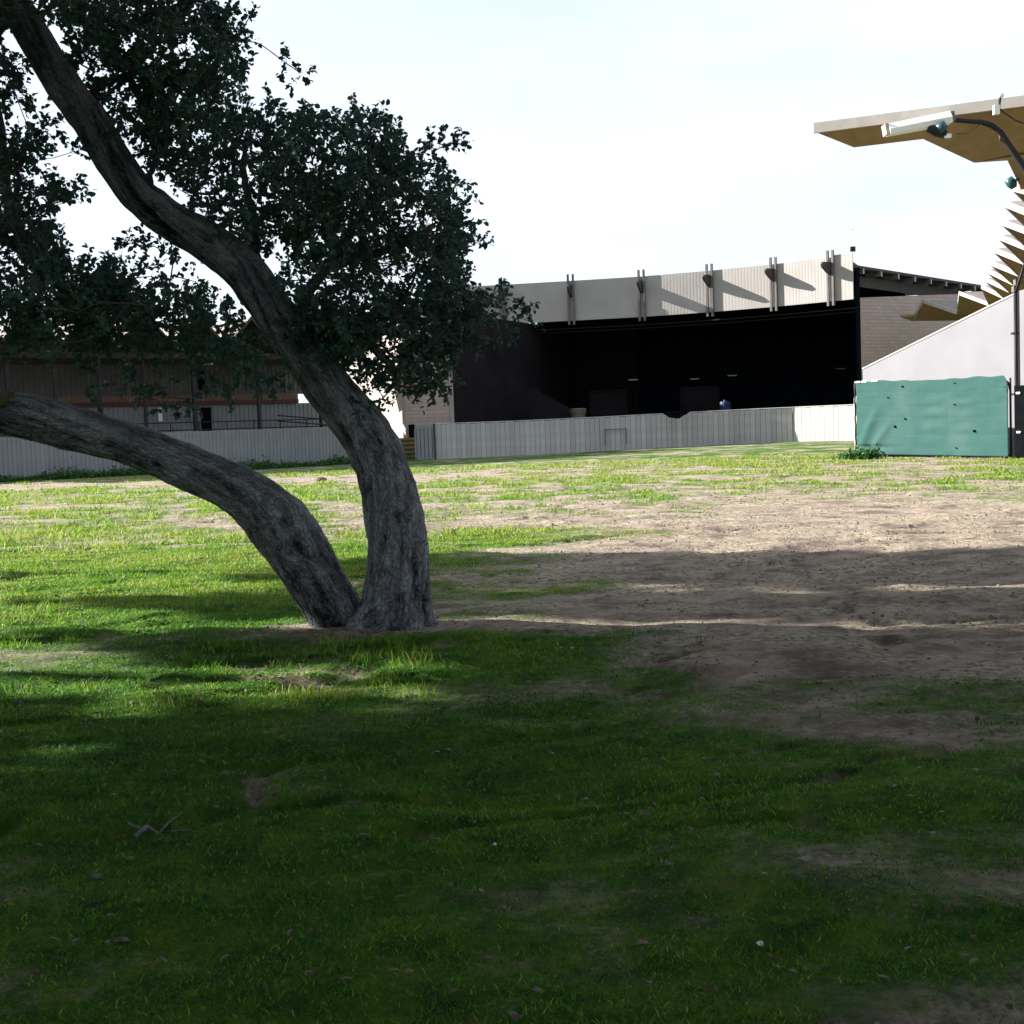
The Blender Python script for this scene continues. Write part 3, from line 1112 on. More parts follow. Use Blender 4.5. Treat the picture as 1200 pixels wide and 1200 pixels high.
REG += [([(75, 60), (140, 30), (215, 150), (190, 185), (150, 165), (115, 125)], 50, 10.75, 0.35),
        ([(330, 370), (430, 395), (425, 432), (395, 428), (360, 410)], 70, 10.75, 0.3),
        ([(470, 385), (545, 400), (525, 452), (480, 455)], 70, 10.85, 0.35),
        ([(255, 0), (285, 20), (290, 70), (260, 60)], 60, 10.7, 0.3)]
cent = []
for poly, dens, dm, dsd in REG:
    P = np.array(poly, float)
    lo, hi = P.min(0), P.max(0)
    n = int(dens * (hi[0] - lo[0]) * (hi[1] - lo[1]) / 10000)
    q = rng.uniform(lo, hi, (n, 2))
    q = q[in_poly(q[:, 0], q[:, 1], poly)]
    # natural gaps
    keep = fbm(q[:, 0] / 48 + 3, q[:, 1] / 42 + 8, 123, 3) > 0.31
    q = q[keep]
    for a, b in q:
        cent.append(np.array(at(a, b, dm + rng.normal(0, dsd))))
for a, b, Y in ((515, 172, 10.8), (525, 168, 10.8), (505, 178, 10.8), (335, 75, 10.8), (350, 84, 10.8), (290, 22, 10.7), (275, 45, 10.7), (540, 215, 10.9), (562, 285, 10.9),
                (600, 362, 10.8), (607, 370, 10.8), (585, 385, 10.8), (560, 392, 10.8), (545, 405, 10.8), (530, 410, 10.8), (85, 235, 10.5), (80, 180, 10.5), (110, 440, 10.5), (106, 455, 10.5), (150, 430, 10.5), (168, 462, 10.5), (178, 470, 10.5),
                (160, 450, 10.5), (190, 440, 10.5), (258, 450, 10.5), (268, 462, 10.5), (262, 440, 10.5), (300, 440, 10.5), (310, 450, 10.5), (285, 430, 10.5), (245, 432, 10.5), (430, 478, 10.7), (448, 466, 10.7), (462, 455, 10.7),
                (300, 285, 10.7), (330, 330, 10.7), (395, 420, 10.7), (405, 432, 10.8), (205, 475, 10.5), (215, 468, 10.5),
                (205, 300, 10.6), (225, 330, 10.6), (180, 290, 10.6), (145, 285, 10.6)):
    cent.append(np.array(at(a, b, Y)))


# hand-placed main limbs that the clumps grow from
def limb(pts):
    return [at(a, b, Y) for a, b, Y in pts]


limbs = [limb(((300, 318, 10.8), (298, 290, 10.8), (296, 260, 10.85), (290, 225, 10.9), (285, 190, 10.95), (290, 155, 11.0))),
         limb(((296, 262, 10.85), (318, 245, 10.9), (345, 230, 10.95), (370, 205, 11.0))),
         limb(((348, 372, 10.85), (362, 340, 10.9), (385, 310, 10.95), (405, 280, 11.0), (425, 245, 11.05), (440, 205, 11.1))),
         limb(((385, 310, 10.95), (420, 300, 10.95), (460, 290, 10.95), (500, 275, 10.9))),
         limb(((372, 412, 10.9), (400, 385, 10.85), (440, 370, 10.8), (490, 365, 10.8), (540, 368, 10.8), (575, 372, 10.8))),
         limb(((400, 385, 10.85), (430, 400, 10.8), (455, 425, 10.75), (470, 445, 10.75))),
         limb(((172, 222, 10.6), (178, 200, 10.6), (184, 178, 10.65), (178, 150, 10.7), (165, 120, 10.75))),
         limb(((90, 118, 10.5), (130, 95, 10.6), (175, 80, 10.7), (225, 70, 10.75), (260, 60, 10.8))),
         limb(((-20, 90, 10.4), (10, 170, 10.45), (30, 240, 10.5), (45, 300, 10.5), (75, 350, 10.5), (130, 375, 10.5), (190, 385, 10.5), (250, 410, 10.5)))]
limbs[8] = limb(((12, 0, 10.4), (-12, 60, 10.45), (-5, 130, 10.5), (5, 200, 10.5), (20, 270, 10.55), (55, 325, 10.55), (105, 355, 10.55), (165, 372, 10.55), (225, 392, 10.5), (270, 425, 10.5)))
skel = [tuple(p) for p in sk1[4:] + sk2[14:]]
for lb in limbs:
    rad0 = 0.058 if lb is not limbs[1] else 0.035
    if lb is limbs[7] or lb is limbs[6]:
        rad0 = 0.03
    rr = [rad0 * (1 - 0.75 * i / (len(lb) - 1)) for i in range(len(lb))]
    # resample smoothly
    P = []
    RR = []
    for i in range(len(lb) - 1):
        p0, p1, p2, p3 = lb[max(i - 1, 0)], lb[i], lb[i + 1], lb[min(i + 2, len(lb) - 1)]
        for k in range(4):
            t = k / 4
            P.append(0.5 * ((2 * p1) + (p2 - p0) * t + (2 * p0 - 5 * p1 + 4 * p2 - p3) * t * t + (3 * p1 - p0 - 3 * p2 + p3) * t ** 3) + V(*[random.Random(i * 9 + k + j).uniform(-.015, .015) for j in range(3)]))
            RR.append(rr[i] * (1 - t) + rr[i + 1] * t)
    P.append(lb[-1])
    RR.append(rr[-1])
    MB().tube(P, RR, 9).build('limb', MT['twigbark'], oak, True)
    skel += [tuple(p) for p in P[2:]]
nl = grow(oak, skel, cent, rng, 54, 0.049, 0.22, MT['leaf'], MT['twigbark'], thin=0.0028, maxr=0.035, step=0.09)
print('oak clumps', len(cent), 'leaves', nl)


# ------------------------------------------------------------------ trees out of frame that throw the shade, some added to dim sky light
def blob_tree(loc, blobs, label, group, seed, mleaf=None, n_cl=150, leaf_n=46, leaf_l=0.22, shoot=0.85, trunk_r=0.35, name='oak_tree'):
    rng = np.random.default_rng(seed)
    loc = Vector((loc[0], loc[1], gz(loc[0], loc[1])))
    t = thing(name, loc, label, 'tree', group)
    top = np.mean([b[:3] for b in blobs], axis=0)
    pts = []
    for i in range(9):
        k = i / 8
        pts.append(loc + V(top[0] * k ** 1.5, top[1] * k ** 1.5, -0.15 + top[2] * k) + V(.25 * math.sin(k * 5 + seed), .2 * math.cos(k * 4), 0) * (1 - k))
    MB().tube(pts, [trunk_r * (1 - .8 * i / 8) * (1.35 if i == 0 else 1) for i in range(9)], 12).build('trunk', MT['twigbark'], t, True)
    sk = [tuple(p) for p in pts[3:]]
    cs = []
    for bx, by, bz, rx, rz in blobs:
        b = np.array([bx, by, bz]) + np.array(loc)
        end = pts[6]
        for k in range(1, 6):
            sk.append(tuple(np.array(end) * (1 - k / 6) + b * (k / 6)))
        u = rng.normal(0, 1, (n_cl, 3))
        u /= np.linalg.norm(u, axis=1, keepdims=True)
        r = rng.uniform(0.25, 1, n_cl) ** 0.5
        cs += list(b + u * r[:, None] * np.array([rx, rx, rz]))
    grow(t, sk, cs, rng, leaf_n, leaf_l, shoot, mleaf or MT['leaf_far'], MT['twigbark'], step=0.7, thin=0.014, maxr=0.16, sides=4)
    return t


GR = 'oaks beside the field, left of the view'
blob_tree((-19, 4.5), [(0, 0, 6.0, 3.4, 2.8), (1, -3, 9.0, 3.2, 2.6), (0, 2.5, 10.0, 3.0, 2.8), (.5, -.5, 12.2, 3, 2), (0, 3.0, 7.4, 2.6, 2.6), (0, -3.2, 6.4, 3.2, 3)], 'broad dark oak nearest the viewer, left of the field out of the frame', GR, 201)
blob_tree((-19.5, 10.8), [(0, 0, 6.8, 2.2, 2.6), (1, -1.0, 9.6, 2.0, 2.2), (0, 1, 10.2, 2.0, 2.2), (0, 0, 12.6, 2.2, 1.9), (0, -.6, 5.0, 2.2, 2.0)], 'second dark oak left of the field out of the frame', GR, 202, shoot=0.5)
SL = dict(n_cl=120, leaf_n=40, shoot=0.32, trunk_r=0.2)  # slim unseen crowns, shaped and spaced to let sun slits reach the ground
blob_tree((-19, 14.9), [(0, 0, z, .85, 1.2) for z in (8.4, 9.8, 11.2, 12.6)], 'third tree, a slim one, left of the field out of the frame', GR, 203, **SL)
blob_tree((-19, 13.45), [(0, 0, z, .6, 1.1) for z in (9.6, 10.9, 12.2)], 'slimmest tree left of the field, added out of frame to close a sun gap', GR, 213, **SL)  # added to stop sun coming between its neighbours
blob_tree((-19, 17.25), [(0, 0, z, .85, 1.2) for z in (8.2, 9.6, 11.0, 12.4)], 'fourth tree, a slim one, left of the field out of the frame', GR, 204, **SL)
blob_tree((-19.4, 20.3), [(0, dy, z, 1.2, 1.2) for z in (8.9, 10.4, 11.9) for dy in (-.5, .55)], 'farthest slim tree left of the field out of the frame', GR, 212, **SL)
blob_tree((-18, -2.5), [(0, 0, 6.0, 3.4, 2.8), (1, 2.5, 9.0, 3.2, 2.6), (0, -2, 10.0, 3.2, 2.8)], 'dark oak left of and behind the viewer', GR, 205)
G2 = 'unseen oaks added round and above the viewer to dim the sky light'  # added out of view to block sky light from the foreground
blob_tree((4.5, -5.5), [(-4, 2.5, 7.4, 3.4, 1.4), (-1, 6, 8.2, 3.4, 1.3), (2, 2.0, 7.6, 3.4, 1.4), (-7, 6, 8.4, 3.2, 1.3), (0, -1, 8.6, 4, 1.5), (-4, 10.5, 9.2, 3.4, 1.1), (-9, 1, 7.8, 3.4, 1.6)],
          'unseen spreading oak added behind and above the viewer for shade', G2, 206, trunk_r=0.45)
blob_tree((11.5, 2.0), [(-3, 1, 7.8, 3.6, 1.5), (0, -3, 7.2, 3.6, 2.2), (1, 2, 8.0, 3.6, 2.2), (-5, 5, 9.4, 3.6, 1.2), (0, 5, 8.8, 3.4, 1.6)], 'unseen broad oak added right of the viewer for shade', G2, 207, trunk_r=0.4)
blob_tree((-9.5, 2.5), [(0, -3, 6.5, 3.4, 2.0), (0.5, 2, 7.2, 3.4, 1.9), (-2, 5, 8.2, 3.2, 1.8)], 'unseen oak added close on the left of the viewer for shade', G2, 208, trunk_r=0.4)
blob_tree((12.5, 11.0), [(-1, 0, 6.4, 3.2, 2.6), (0.5, -2, 8.6, 3.4, 2.0), (-2.5, 1, 9.4, 3.2, 1.5), (-5.5, 1.5, 10.8, 3.4, 1.3), (-6, -3, 10.4, 3.4, 1.3)], 'unseen tall oak added right of the bare soil for shade', G2, 210, trunk_r=0.4)
blob_tree((-10.5, 6.5), [(0, -1, 8.4, 3.0, 1.6), (4.5, -1.0, 9.0, 3.4, 1.3), (7.5, 1.0, 10.0, 3.4, 1.3), (11.4, 1.5, 10.2, 3.4, 1.3)], 'unseen tall oak added left of the leaning oak for shade', G2, 211, trunk_r=0.4)

# ------------------------------------------------------------------ stage building
def facet_points():
    """walk along the stage front from its right end, each facet turned a little"""
    pxs = [1000, 975, 908, 833, 753, 670, 590, 505]
    angs = [42, 40, 33, 25, 14, 12, 10]
    P = [V(ratio(1000, 350) * 81, 81, 0)]
    for i, a in enumerate(angs):
        p = P[-1]
        c, s = math.cos(R(a)), math.sin(R(a))       # going left: (-c, +s)
        q = ratio(pxs[i + 1], 352 + 3 * i)
        # p.x - c*L = q*(p.y + s*L)
        L = (p.x - q * p.y) / (c + q * s)
        P.append(V(p.x - c * L, p.y + s * L, 0))
    return P


FP = facet_points()
ZB, ZT = EYE + 7.05, EYE + 9.7


def facet_z(i, py_b, py_t):
    return at(0, 0, 1)


stage = thing('stage_building', FP[3] + V(0, 0, 0.2), 'big open fronted stage with dark interior and tan ribbed fascia on posts', 'stage building')


def ribbed(p, q, z0, z1, pitch, depth, name, m, parent, thick=0.06):
    """vertical trapezoid ribs between two ground points; a real sheet with thickness"""
    d = (q - p)
    L = d.length
    t = d / L
    nrm = V(t.y, -t.x, 0)
    if nrm.y > 0:
        nrm = -nrm
    k = max(1, int(round(L / pitch)))
    w = L / k
    prof = []
    for i in range(k):
        for f, dd in ((0.0, 0), (0.30, 0), (0.40, depth), (0.90, depth)):
            prof.append((i * w + f * w, dd))
    prof.append((L, 0))
    vs = []
    for s, dd in prof:
        b = p + t * s + nrm * dd
        vs += [b + V(0, 0, z0), b + V(0, 0, z1)]
    n = len(prof)
    fs = [(2 * i, 2 * i + 2, 2 * i + 3, 2 * i + 1) for i in range(n - 1)]
    o = len(vs)
    back = nrm * (-thick)
    vs += [p + back + V(0, 0, z0), p + back + V(0, 0, z1), q + back + V(0, 0, z0), q + back + V(0, 0, z1)]
    fs += [(o, o + 1, o + 3, o + 2), (0, 1, o + 1, o), (2 * n - 2, o + 2, o + 3, 2 * n - 1)]
    fs.append(tuple([1 + 2 * i for i in range(n)] + [o + 3, o + 1]))
    fs.append(tuple([2 * i for i in range(n)] + [o + 2, o])[::-1])
    return MB().add(vs, fs).build(name, m, parent)


def nrm_of(p, q):
    t = (q - p).normalized()
    n = V(t.y, -t.x, 0)
    return (-n if n.y > 0 else n), t


for i in range(len(FP) - 1):
    p, q = FP[i + 1], FP[i]
    zt = ZT + (0.12 if i == 0 else 0)
    ribbed(p, q, ZB, zt, 0.22, 0.003, 'fascia_panel', MT['facade'], stage)
for i in range(1, len(FP)):
    p = FP[i]
    n1, t1 = nrm_of(FP[min(i + 1, len(FP) - 1)], FP[i]) if i < len(FP) - 1 else nrm_of(FP[i], FP[i - 1])
    n0, t0_ = nrm_of(FP[i], FP[i - 1])
    n_, t_ = ((n1 + n0) / 2).normalized(), ((t1 + t0_) / 2).normalized()
    for s in (-1, 1):
        c = p + t_ * (s * 0.17) + n_ * 0.14
        MB().box(c + V(0, 0, (ZB - 0.28 + ZT + 0.42) / 2), (0.13, 0.16, ZT - ZB + 0.70), (t_, n_, V(0, 0, 1))).build('post', MT['post'], stage)
    # bracket: tapered outrigger between the posts
    z = ZT - 0.55
    w = t_ * 0.055
    prof = [V(0, 0, 0.28), V(0, 0, -0.55), n_ * 0.55 + V(0, 0, -0.42), n_ * 1.15 + V(0, 0, -0.12), n_ * 1.25 + V(0, 0, 0.05), n_ * 1.12 + V(0, 0, 0.20)]
    pts = [p + n_ * 0.04 + V(0, 0, z) + a - w for a in prof]
    MB().prism(pts, w * 2).build('bracket', MT['trim_dark'], stage)

back = V(0.42, 0.91, 0).normalized()
DEP = 13.0
SF = [at(470, 470, 79.0), at(526, 470, 78.0)]
# brick wing wall left of the opening
wl0 = V(ratio(474, 470) * 80.0, 80.0, 0)
wl1 = V(ratio(529, 470) * 79.6, 79.6, 0)
MB().prism([wl0 + V(0, 0, 0), wl1 + V(0, 0, 0), wl1 + V(0, 0, ZB - 0.1), wl0 + V(0, 0, ZB - 0.1)], V(0.1, 0.6, 0)).build('brick_wall', MT['brick'], stage)
# pale corner trim on that wall
MB().box(wl1 + V(0.02, -0.06, (ZB - 0.1) / 2), (0.22, 0.12, ZB - 0.2)).build('corner_post', MT['plaster'], stage)
# sunlit plaster flank that turns back to the left
fl1 = wl0 + V(-0.02, 0.05, 0)
fl0 = V(ratio(405, 470) * 92, 92, 0)
MB().prism([fl0, fl1, fl1 + V(0, 0, ZB - 0.05), fl0 + V(0, 0, ZB - 0.05)], V(0.5, 0.2, 0)).build('flank_wall', MT['plaster'], stage)
# small dark opening and ledge low in the brick wall
MB().box(at(483, 517, 79.9) + V(0, -0.05, 0.2), (0.35, 0.1, 1.6)).build('side_door', MT['hole'], stage)
# interior
iw = [wl1 + V(0.1, 0.7, 0)] + [FP[k] for k in (6, 5, 4, 3, 2, 1, 0)]
bk = [p + back * DEP for p in iw]
for i in range(len(bk) - 1):
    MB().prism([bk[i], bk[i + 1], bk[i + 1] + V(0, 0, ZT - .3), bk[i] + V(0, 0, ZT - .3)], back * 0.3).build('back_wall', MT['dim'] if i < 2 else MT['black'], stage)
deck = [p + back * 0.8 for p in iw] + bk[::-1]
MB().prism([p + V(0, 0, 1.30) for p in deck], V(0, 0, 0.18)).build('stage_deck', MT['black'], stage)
for i in range(len(FP) - 1):
    p, q = FP[i + 1] + back * .2 + V(0, 0, ZT - .95), FP[i] + back * .2 + V(0, 0, ZT - .95)
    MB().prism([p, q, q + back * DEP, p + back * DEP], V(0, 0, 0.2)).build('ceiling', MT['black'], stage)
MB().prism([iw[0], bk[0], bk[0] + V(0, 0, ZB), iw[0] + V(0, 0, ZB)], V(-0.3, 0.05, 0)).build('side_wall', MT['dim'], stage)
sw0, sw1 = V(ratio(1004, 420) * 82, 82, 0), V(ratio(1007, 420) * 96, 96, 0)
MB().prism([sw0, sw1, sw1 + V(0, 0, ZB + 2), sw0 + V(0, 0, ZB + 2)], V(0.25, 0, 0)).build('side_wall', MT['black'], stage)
# wedge shape and lighter tone stand in for the dimly lit left inner wall
w0, w1 = V(ratio(535, 470) * 86, 86, 0), V(ratio(680, 470) * 89, 89, 0)
MB().prism([w0 + V(0, 0, 1.48), w1 + V(0, 0, 1.48), w1 + V(0, 0, 2.4), w0 + V(0, 0, 7.0)], V(0, 0.1, 0)).build('wall_wedge', MT['dim'], stage)
# black border cloth and hanging pipes below the fascia
for i in range(len(FP) - 1):
    p, q = FP[i + 1] + back * 0.5, FP[i] + back * 0.5
    for dz, dy in ((0.15, 0.0), (-0.45, 0.5), (-0.62, 1.2)):
        MB().tube([p + back * dy + V(0, 0, ZB + dz), q + back * dy + V(0, 0, ZB + dz)], 0.045, 6).build('lighting_pipe', MT['steel_dark'], stage)
# pale doors at the back of the stage, and unlit tube fittings
for a, b, y0, y1 in ((692, 734, 458, 486), (798, 842, 454, 482)):
    Y = 93.0
    p, q = at(a, y1, Y), at(b, y1, Y)
    h = at(a, y0, Y).z - p.z
    MB().box(((p + q) / 2) + V(0, 0, h / 2), ((q - p).length, 0.12, h)).build('flat_panel', MT['dim'], stage)
    for s in (p, q):
        MB().box(s + V(0, -0.1, h / 2), (0.12, 0.1, h)).build('panel_frame', MT['dim'], stage)
    MB().box(((p + q) / 2) + V(0, -0.1, h), ((q - p).length, 0.1, 0.12)).build('panel_frame', MT['dim'], stage)
for a, b in ((614, 451), (742, 445), (814, 444), (858, 440), (985, 432)):
    p = at(a, b, 92.0)
    MB().box(p, (0.62, 0.08, 0.08)).build('tube_light', MT['sheet_white'], stage)

# far right brick flank and its eave roof
rb0 = V(ratio(1008, 420) * 84.5, 84.5, 0)
rb1 = V(ratio(1130, 420) * 90, 90, 0)
ztop = at(1010, 345, 84.5).z
MB().prism([rb0, rb1, rb1 + V(0, 0, ztop + .3), rb0 + V(0, 0, ztop - 0.2)], V(0, 0.5, 0)).build('brick_wall', MT['brick'], stage)
e0, e1 = at(999, 313, 81.5), at(1165, 339, 97)
d = (e1 - e0)
dn = d.normalized()
inn = V(-dn.y, dn.x, 0).normalized()
if inn.y < 0:
    inn = -inn
inn = (inn * 0.9 + V(0, 0, 0.02))
MB().prism([e0 + V(0, 0, 0.0), e1 + V(0, 0, 0.0), e1 + inn * 9, e0 + inn * 9], V(0, 0, 0.16)).build('eave_roof', MT['trim_dark'], stage)
MB().prism([e0 + inn * 1.0 + V(0, 0, -0.95), e1 + inn * 1.0 + V(0, 0, -0.95), e1 + inn * 1.0 + V(0, 0, -0.28), e0 + inn * 1.0 + V(0, 0, -0.28)], inn * 0.25).build('eave_beam', MT['trim_dark'], stage)
MB().prism([e0 + inn * 2.5 + V(0, 0, -2.1), e0 + inn * 2.5 + d * .55 + V(0, 0, -2.0), e0 + inn * 2.5 + d * .55 + V(0, 0, -0.5), e0 + inn * 2.5 + V(0, 0, -0.4)], inn * 0.3).build('eave_shade_sheet', MT['black'], stage)  # black sheet standing in for the dark shade under the eave
for i in range(9):
    k = (i + 0.55) / 9.0
    p = e0 + d * k + inn * 0.65 + V(0, 0, -0.16)
    MB().box(p, (0.12, 1.25, 0.30), (dn, inn.normalized(), V(0, 0, 1))).build('rafter', MT['post'], stage)
    MB().box(p - inn.normalized() * 0.645, (0.14, 0.03, 0.32), (dn, inn.normalized(), V(0, 0, 1))).build('rafter_end', MT['fascia'], stage)
# roof behind the fascia
for i in range(len(FP) - 1):
    p, q = FP[i + 1] + back * .25 + V(0, 0, ZT - .55), FP[i] + back * .25 + V(0, 0, ZT - .55)
    MB().prism([p, q, q + back * 14 + V(0, 0, -.5), p + back * 14 + V(0, 0, -.5)], V(0, 0, 0.15)).build('roof', MT['trim_dark'], stage)

an = FP[0] + V(-0.05, 0.1, ZT + .1)
ant = thing('antenna', an, 'thin whip antenna on the right end of the stage fascia', 'antenna')
MB().tube([an, at(999, 268, an.y)], [0.03, 0.014], 6).build('mast', MT['lamp_white'], ant)
MB().box(an + V(0.1, 0, 0.25), (0.3, 0.12, 0.3)).build('base_box', MT['steel_dark'], ant)
MB().box(at(999, 269, an.y), (0.18, 0.03, 0.05)).build('tip', MT['lamp_white'], ant)

# things standing on the stage
bn = at(678, 488, 86.0)
bn.z = 1.48
cb = thing('waste_bin', bn, 'cream waste bin with a wide rim standing on the dark stage', 'bin')
MB().tube([bn, bn + V(0, 0, 0.95)], [0.42, 0.46], 14).build('body', MT['cream'], cb, False)
MB().tube([bn + V(0, 0, 0.95), bn + V(0, 0, 1.2), bn + V(0, 0, 1.25)], [0.50, 0.52, 0.48], 14).build('rim', MT['cream'], cb, False)
bb = at(850, 478, 85.0)
bb.z = 1.48
db = thing('drum', bb, 'small blue drum on the dark stage right of the pale panel', 'drum')
MB().tube([bb, bb + V(0, 0, 0.2), bb + V(0, 0, 1.2), bb + V(0, 0, 1.35)], [0.33, 0.36, 0.36, 0.31], 14).build('body', MT['blue'], db)
MB().tube([bb + V(0, 0, 1.35), bb + V(0, 0, 1.45)], [0.12, 0.10], 10).build('cap', MT['blue'], db)

# ------------------------------------------------------------------ stage fence (vertical boards)
ctl = [(508, 75.5), (600, 77.5), (700, 78.8), (800, 79), (880, 78.3), (932, 77.6), (1006, 74.6)]
fp = [V(ratio(a, 510) * Y, Y, 0) for a, Y in ctl]


def resample(pts, step):
    out, acc = [], 0
    for a, b in zip(pts[:-1], pts[1:]):
        L = (b - a).length
        t = acc
        while t < L:
            out.append((a + (b - a) * (t / L), (b - a).normalized()))
            t += step
        acc = t - L
    return out


sf = thing('board_fence', fp[0], 'grey white fence of upright boards along the front of the stage', 'fence')
bm = MB().box(V(0, 0, 0.98), (0.285, 0.03, 2.0)).box(V(0, 0.035, 0.98), (0.30, 0.02, 1.94))
board_me = mesh_np('board', bm.v, bm.f, MT['fence_white'])
for k, (p, t) in enumerate(resample(fp, 0.305)):
    inst(board_me, 'board', p + V(0, 0, gz(p.x, p.y) - 0.02 + 0.012 * math.sin(k * 2.1)), math.atan2(t.y, t.x), sf)
for a, b in zip(fp[:-1], fp[1:]):
    for z in (0.4, 1.6):
        n_, t_ = nrm_of(a, b)
        za, zb = gz(a.x, a.y), gz(b.x, b.y)
        MB().tube([a - n_ * 0.09 + V(0, 0, za + z), b - n_ * 0.09 + V(0, 0, zb + z)], 0.04, 6).build('rail', MT['trim_dark'], sf)
    MB().tube([a - n_ * 0.0 + V(0, 0, za + 2.0), b + V(0, 0, zb + 2.0)], 0.03, 6).build('cap_rail', MT['fence_white'], sf)
# dark mesh sagging over the fence top
sg = [at(775 + i * 4.0, 488, 78.3) for i in range(9)]
n_, t_ = nrm_of(sg[0], sg[-1])
vs, fs = [], []
rr = random.Random(5)
for i, p in enumerate(sg):
    dp = math.sin(math.pi * i / 8)
    zt = gz(p.x, p.y) + 2.05
    for j in range(5):
        vs.append(V(p.x, p.y, 0) + n_ * (0.35 + 0.06 * math.sin(i * 1.7 + j) + 0.05 * rr.random()) + V(0, 0, zt + 0.06 - (0.08 + 0.36 * dp) * j / 4 + rr.uniform(-.03, .03)))
for i in range(8):
    for j in range(4):
        fs.append((i * 5 + j, i * 5 + 5 + j, i * 5 + 6 + j, i * 5 + 1 + j))
mo = MB().add(vs, fs).build('draped_netting', MT['hole'], None, True)
so = mo.modifiers.new('thick', 'SOLIDIFY')
so.thickness = 0.04
tag(mo, 'dark netting sagging over the top of the board fence', 'netting')
# small panel outline on the fence
pq = at(722, 503, 78.3)
hat = thing('fence_hatch', pq, 'outlined hatch with thin dark frame on the board fence', 'hatch')
n_, t_ = nrm_of(fp[2], fp[3])
for dx, dz, lx, lz in ((0, 0, 1.3, 0.03), (-0.62, -0.45, 0.03, 0.9), (0.62, -0.45, 0.03, 0.9)):
    q = V(pq.x, pq.y, 0) + t_ * dx
    yy = 78.84
    MB().box(V(q.x, 78.72, pq.z + dz), (lx, 0.06, lz)).build('frame', MT['trim_dark'], hat)

# gate leaf at the left end of that fence
g0, g1 = V(ratio(486, 520) * 74.6, 74.6, 0), V(ratio(509, 520) * 75.2, 75.2, 0)
gate = thing('gate_leaf', g0, 'dark grey gate leaf with rounded top corner left of the board fence', 'gate')
t_ = (g1 - g0).normalized()
L = (g1 - g0).length
prof = [V(0, 0, 0.03), t_ * L + V(0, 0, 0.03), t_ * L + V(0, 0, 1.98), t_ * 0.25 + V(0, 0, 1.94), t_ * 0.08 + V(0, 0, 1.86), V(0, 0, 1.7)]
MB().prism([g0 + a for a in prof], V(0, 0.06, 0)).build('leaf', MT['sheet_white'], gate)
for k in range(5):
    MB().box(g0 + t_ * (L * (k + .5) / 5) + V(0, -0.02, 0.95), (0.02, 0.03, 1.7)).build('seam', MT['trim_dark'], gate)
MB().box(g1 + V(0.03, 0, 1.0), (0.10, 0.10, 2.05)).build('post', MT['trim_dark'], gate)

# yellow-nosed steps
s0 = V(ratio(473, 520) * 77.0, 77.0, 0)
stp = thing('steps', s0, 'short flight of dark steps with yellow nosings behind the oak trunk', 'steps')
for k in range(5):
    MB().box(s0 + V(0, 0.28 * k, 0.13 + 0.25 * k), (1.5, 0.30, 0.25)).build('tread', MT['step'], stp)
    MB().box(s0 + V(0, 0.28 * k - 0.16, 0.20 + 0.25 * k), (1.5, 0.03, 0.12)).build('nosing', MT['yellow'], stp)

# ------------------------------------------------------------------ left corrugated fence
a0, a1 = V(-22.8, 59.5, 0), V(-6.0, 73.0, 0)
dv = (a1 - a0).normalized()
a00 = a0 - dv * 9
lf = thing('corrugated_fence', a0, 'long white corrugated metal fence in front of the left stand', 'fence')
Ls = (a1 - a00).length
npn = int(Ls / 1.25)
pm = MB()
w = 1.24
prof = []
for i in range(6):
    for f_, dd in ((0, 0), (.35, 0), (.45, .035), (.9, .035)):
        prof.append(((i + f_) * w / 6, -dd))
prof.append((w, 0))
vs = []
for s_, dd in prof:
    vs += [V(s_, dd, 0), V(s_, dd, 2.0)]
n = len(prof)
pm.add(vs, [(2 * i, 2 * i + 2, 2 * i + 3, 2 * i + 1) for i in range(n - 1)])
pm.box(V(w / 2, 0.03, 1.0), (w, 0.03, 1.98))
panel_me = mesh_np('panel', pm.v, pm.f, MT['sheet_white'])
for k in range(npn):
    p = a00 + dv * (k * 1.25)
    inst(panel_me, 'panel', p + V(0, 0, 0.01 * math.sin(k * 3.3)), math.atan2(dv.y, dv.x), lf)
for k in range(0, npn, 2):
    p = a00 + dv * (k * 1.25) + V(-dv.y, dv.x, 0) * 0.11
    MB().box(p + V(0, 0, 1.0), (0.08, 0.08, 2.0), (dv, V(-dv.y, dv.x, 0), V(0, 0, 1))).build('post', MT['post'], lf)


# weeds along its foot and at the windscreen corner
def weeds(name, P, r, n, L, label, seed):
    rng = np.random.default_rng(seed)
    P = np.array(P)
    i = rng.integers(0, len(P), n)
    pos = P[i] + rng.normal(0, r, (n, 3)) * np.array([1, .6, 0])
    pos[:, 2] = gz_np(pos[:, 0], pos[:, 1]) + np.abs(rng.normal(0, r * .55, n)) * (0.3 + vnoise(pos[:, 0] * 1.1, pos[:, 1] * 1.1, 3))
    d = rng.normal(0, .6, (n, 3))
    d[:, 2] += .6
    nr = rng.normal(0, .6, (n, 3))
    nr[:, 2] += .5
    l_ = L * rng.uniform(.5, 1.3, n)
    me = leaf_mesh(name, pos, d, nr, l_, l_ * .6, MT['weed'], rng.uniform(0, 1, n))
    o = bpy.data.objects.new(name, me)
    link(o)
    return tag(o, label, 'weeds', None, 'stuff')


fn = V(dv.y, -dv.x, 0)
weeds('weeds', [a00 + dv * (Ls * k / 80) + fn * 0.35 for k in range(81)], 0.34, 14000, 0.12, 'dark green weeds along the foot of the corrugated fence', 3)
wc = on_ground(1010, 538)
weeds('weeds', [wc + V(0.02 * k, -0.25, 0) for k in range(-20, 12)], 0.30, 1400, 0.12, 'green weeds at the left foot of the green windscreen', 4)

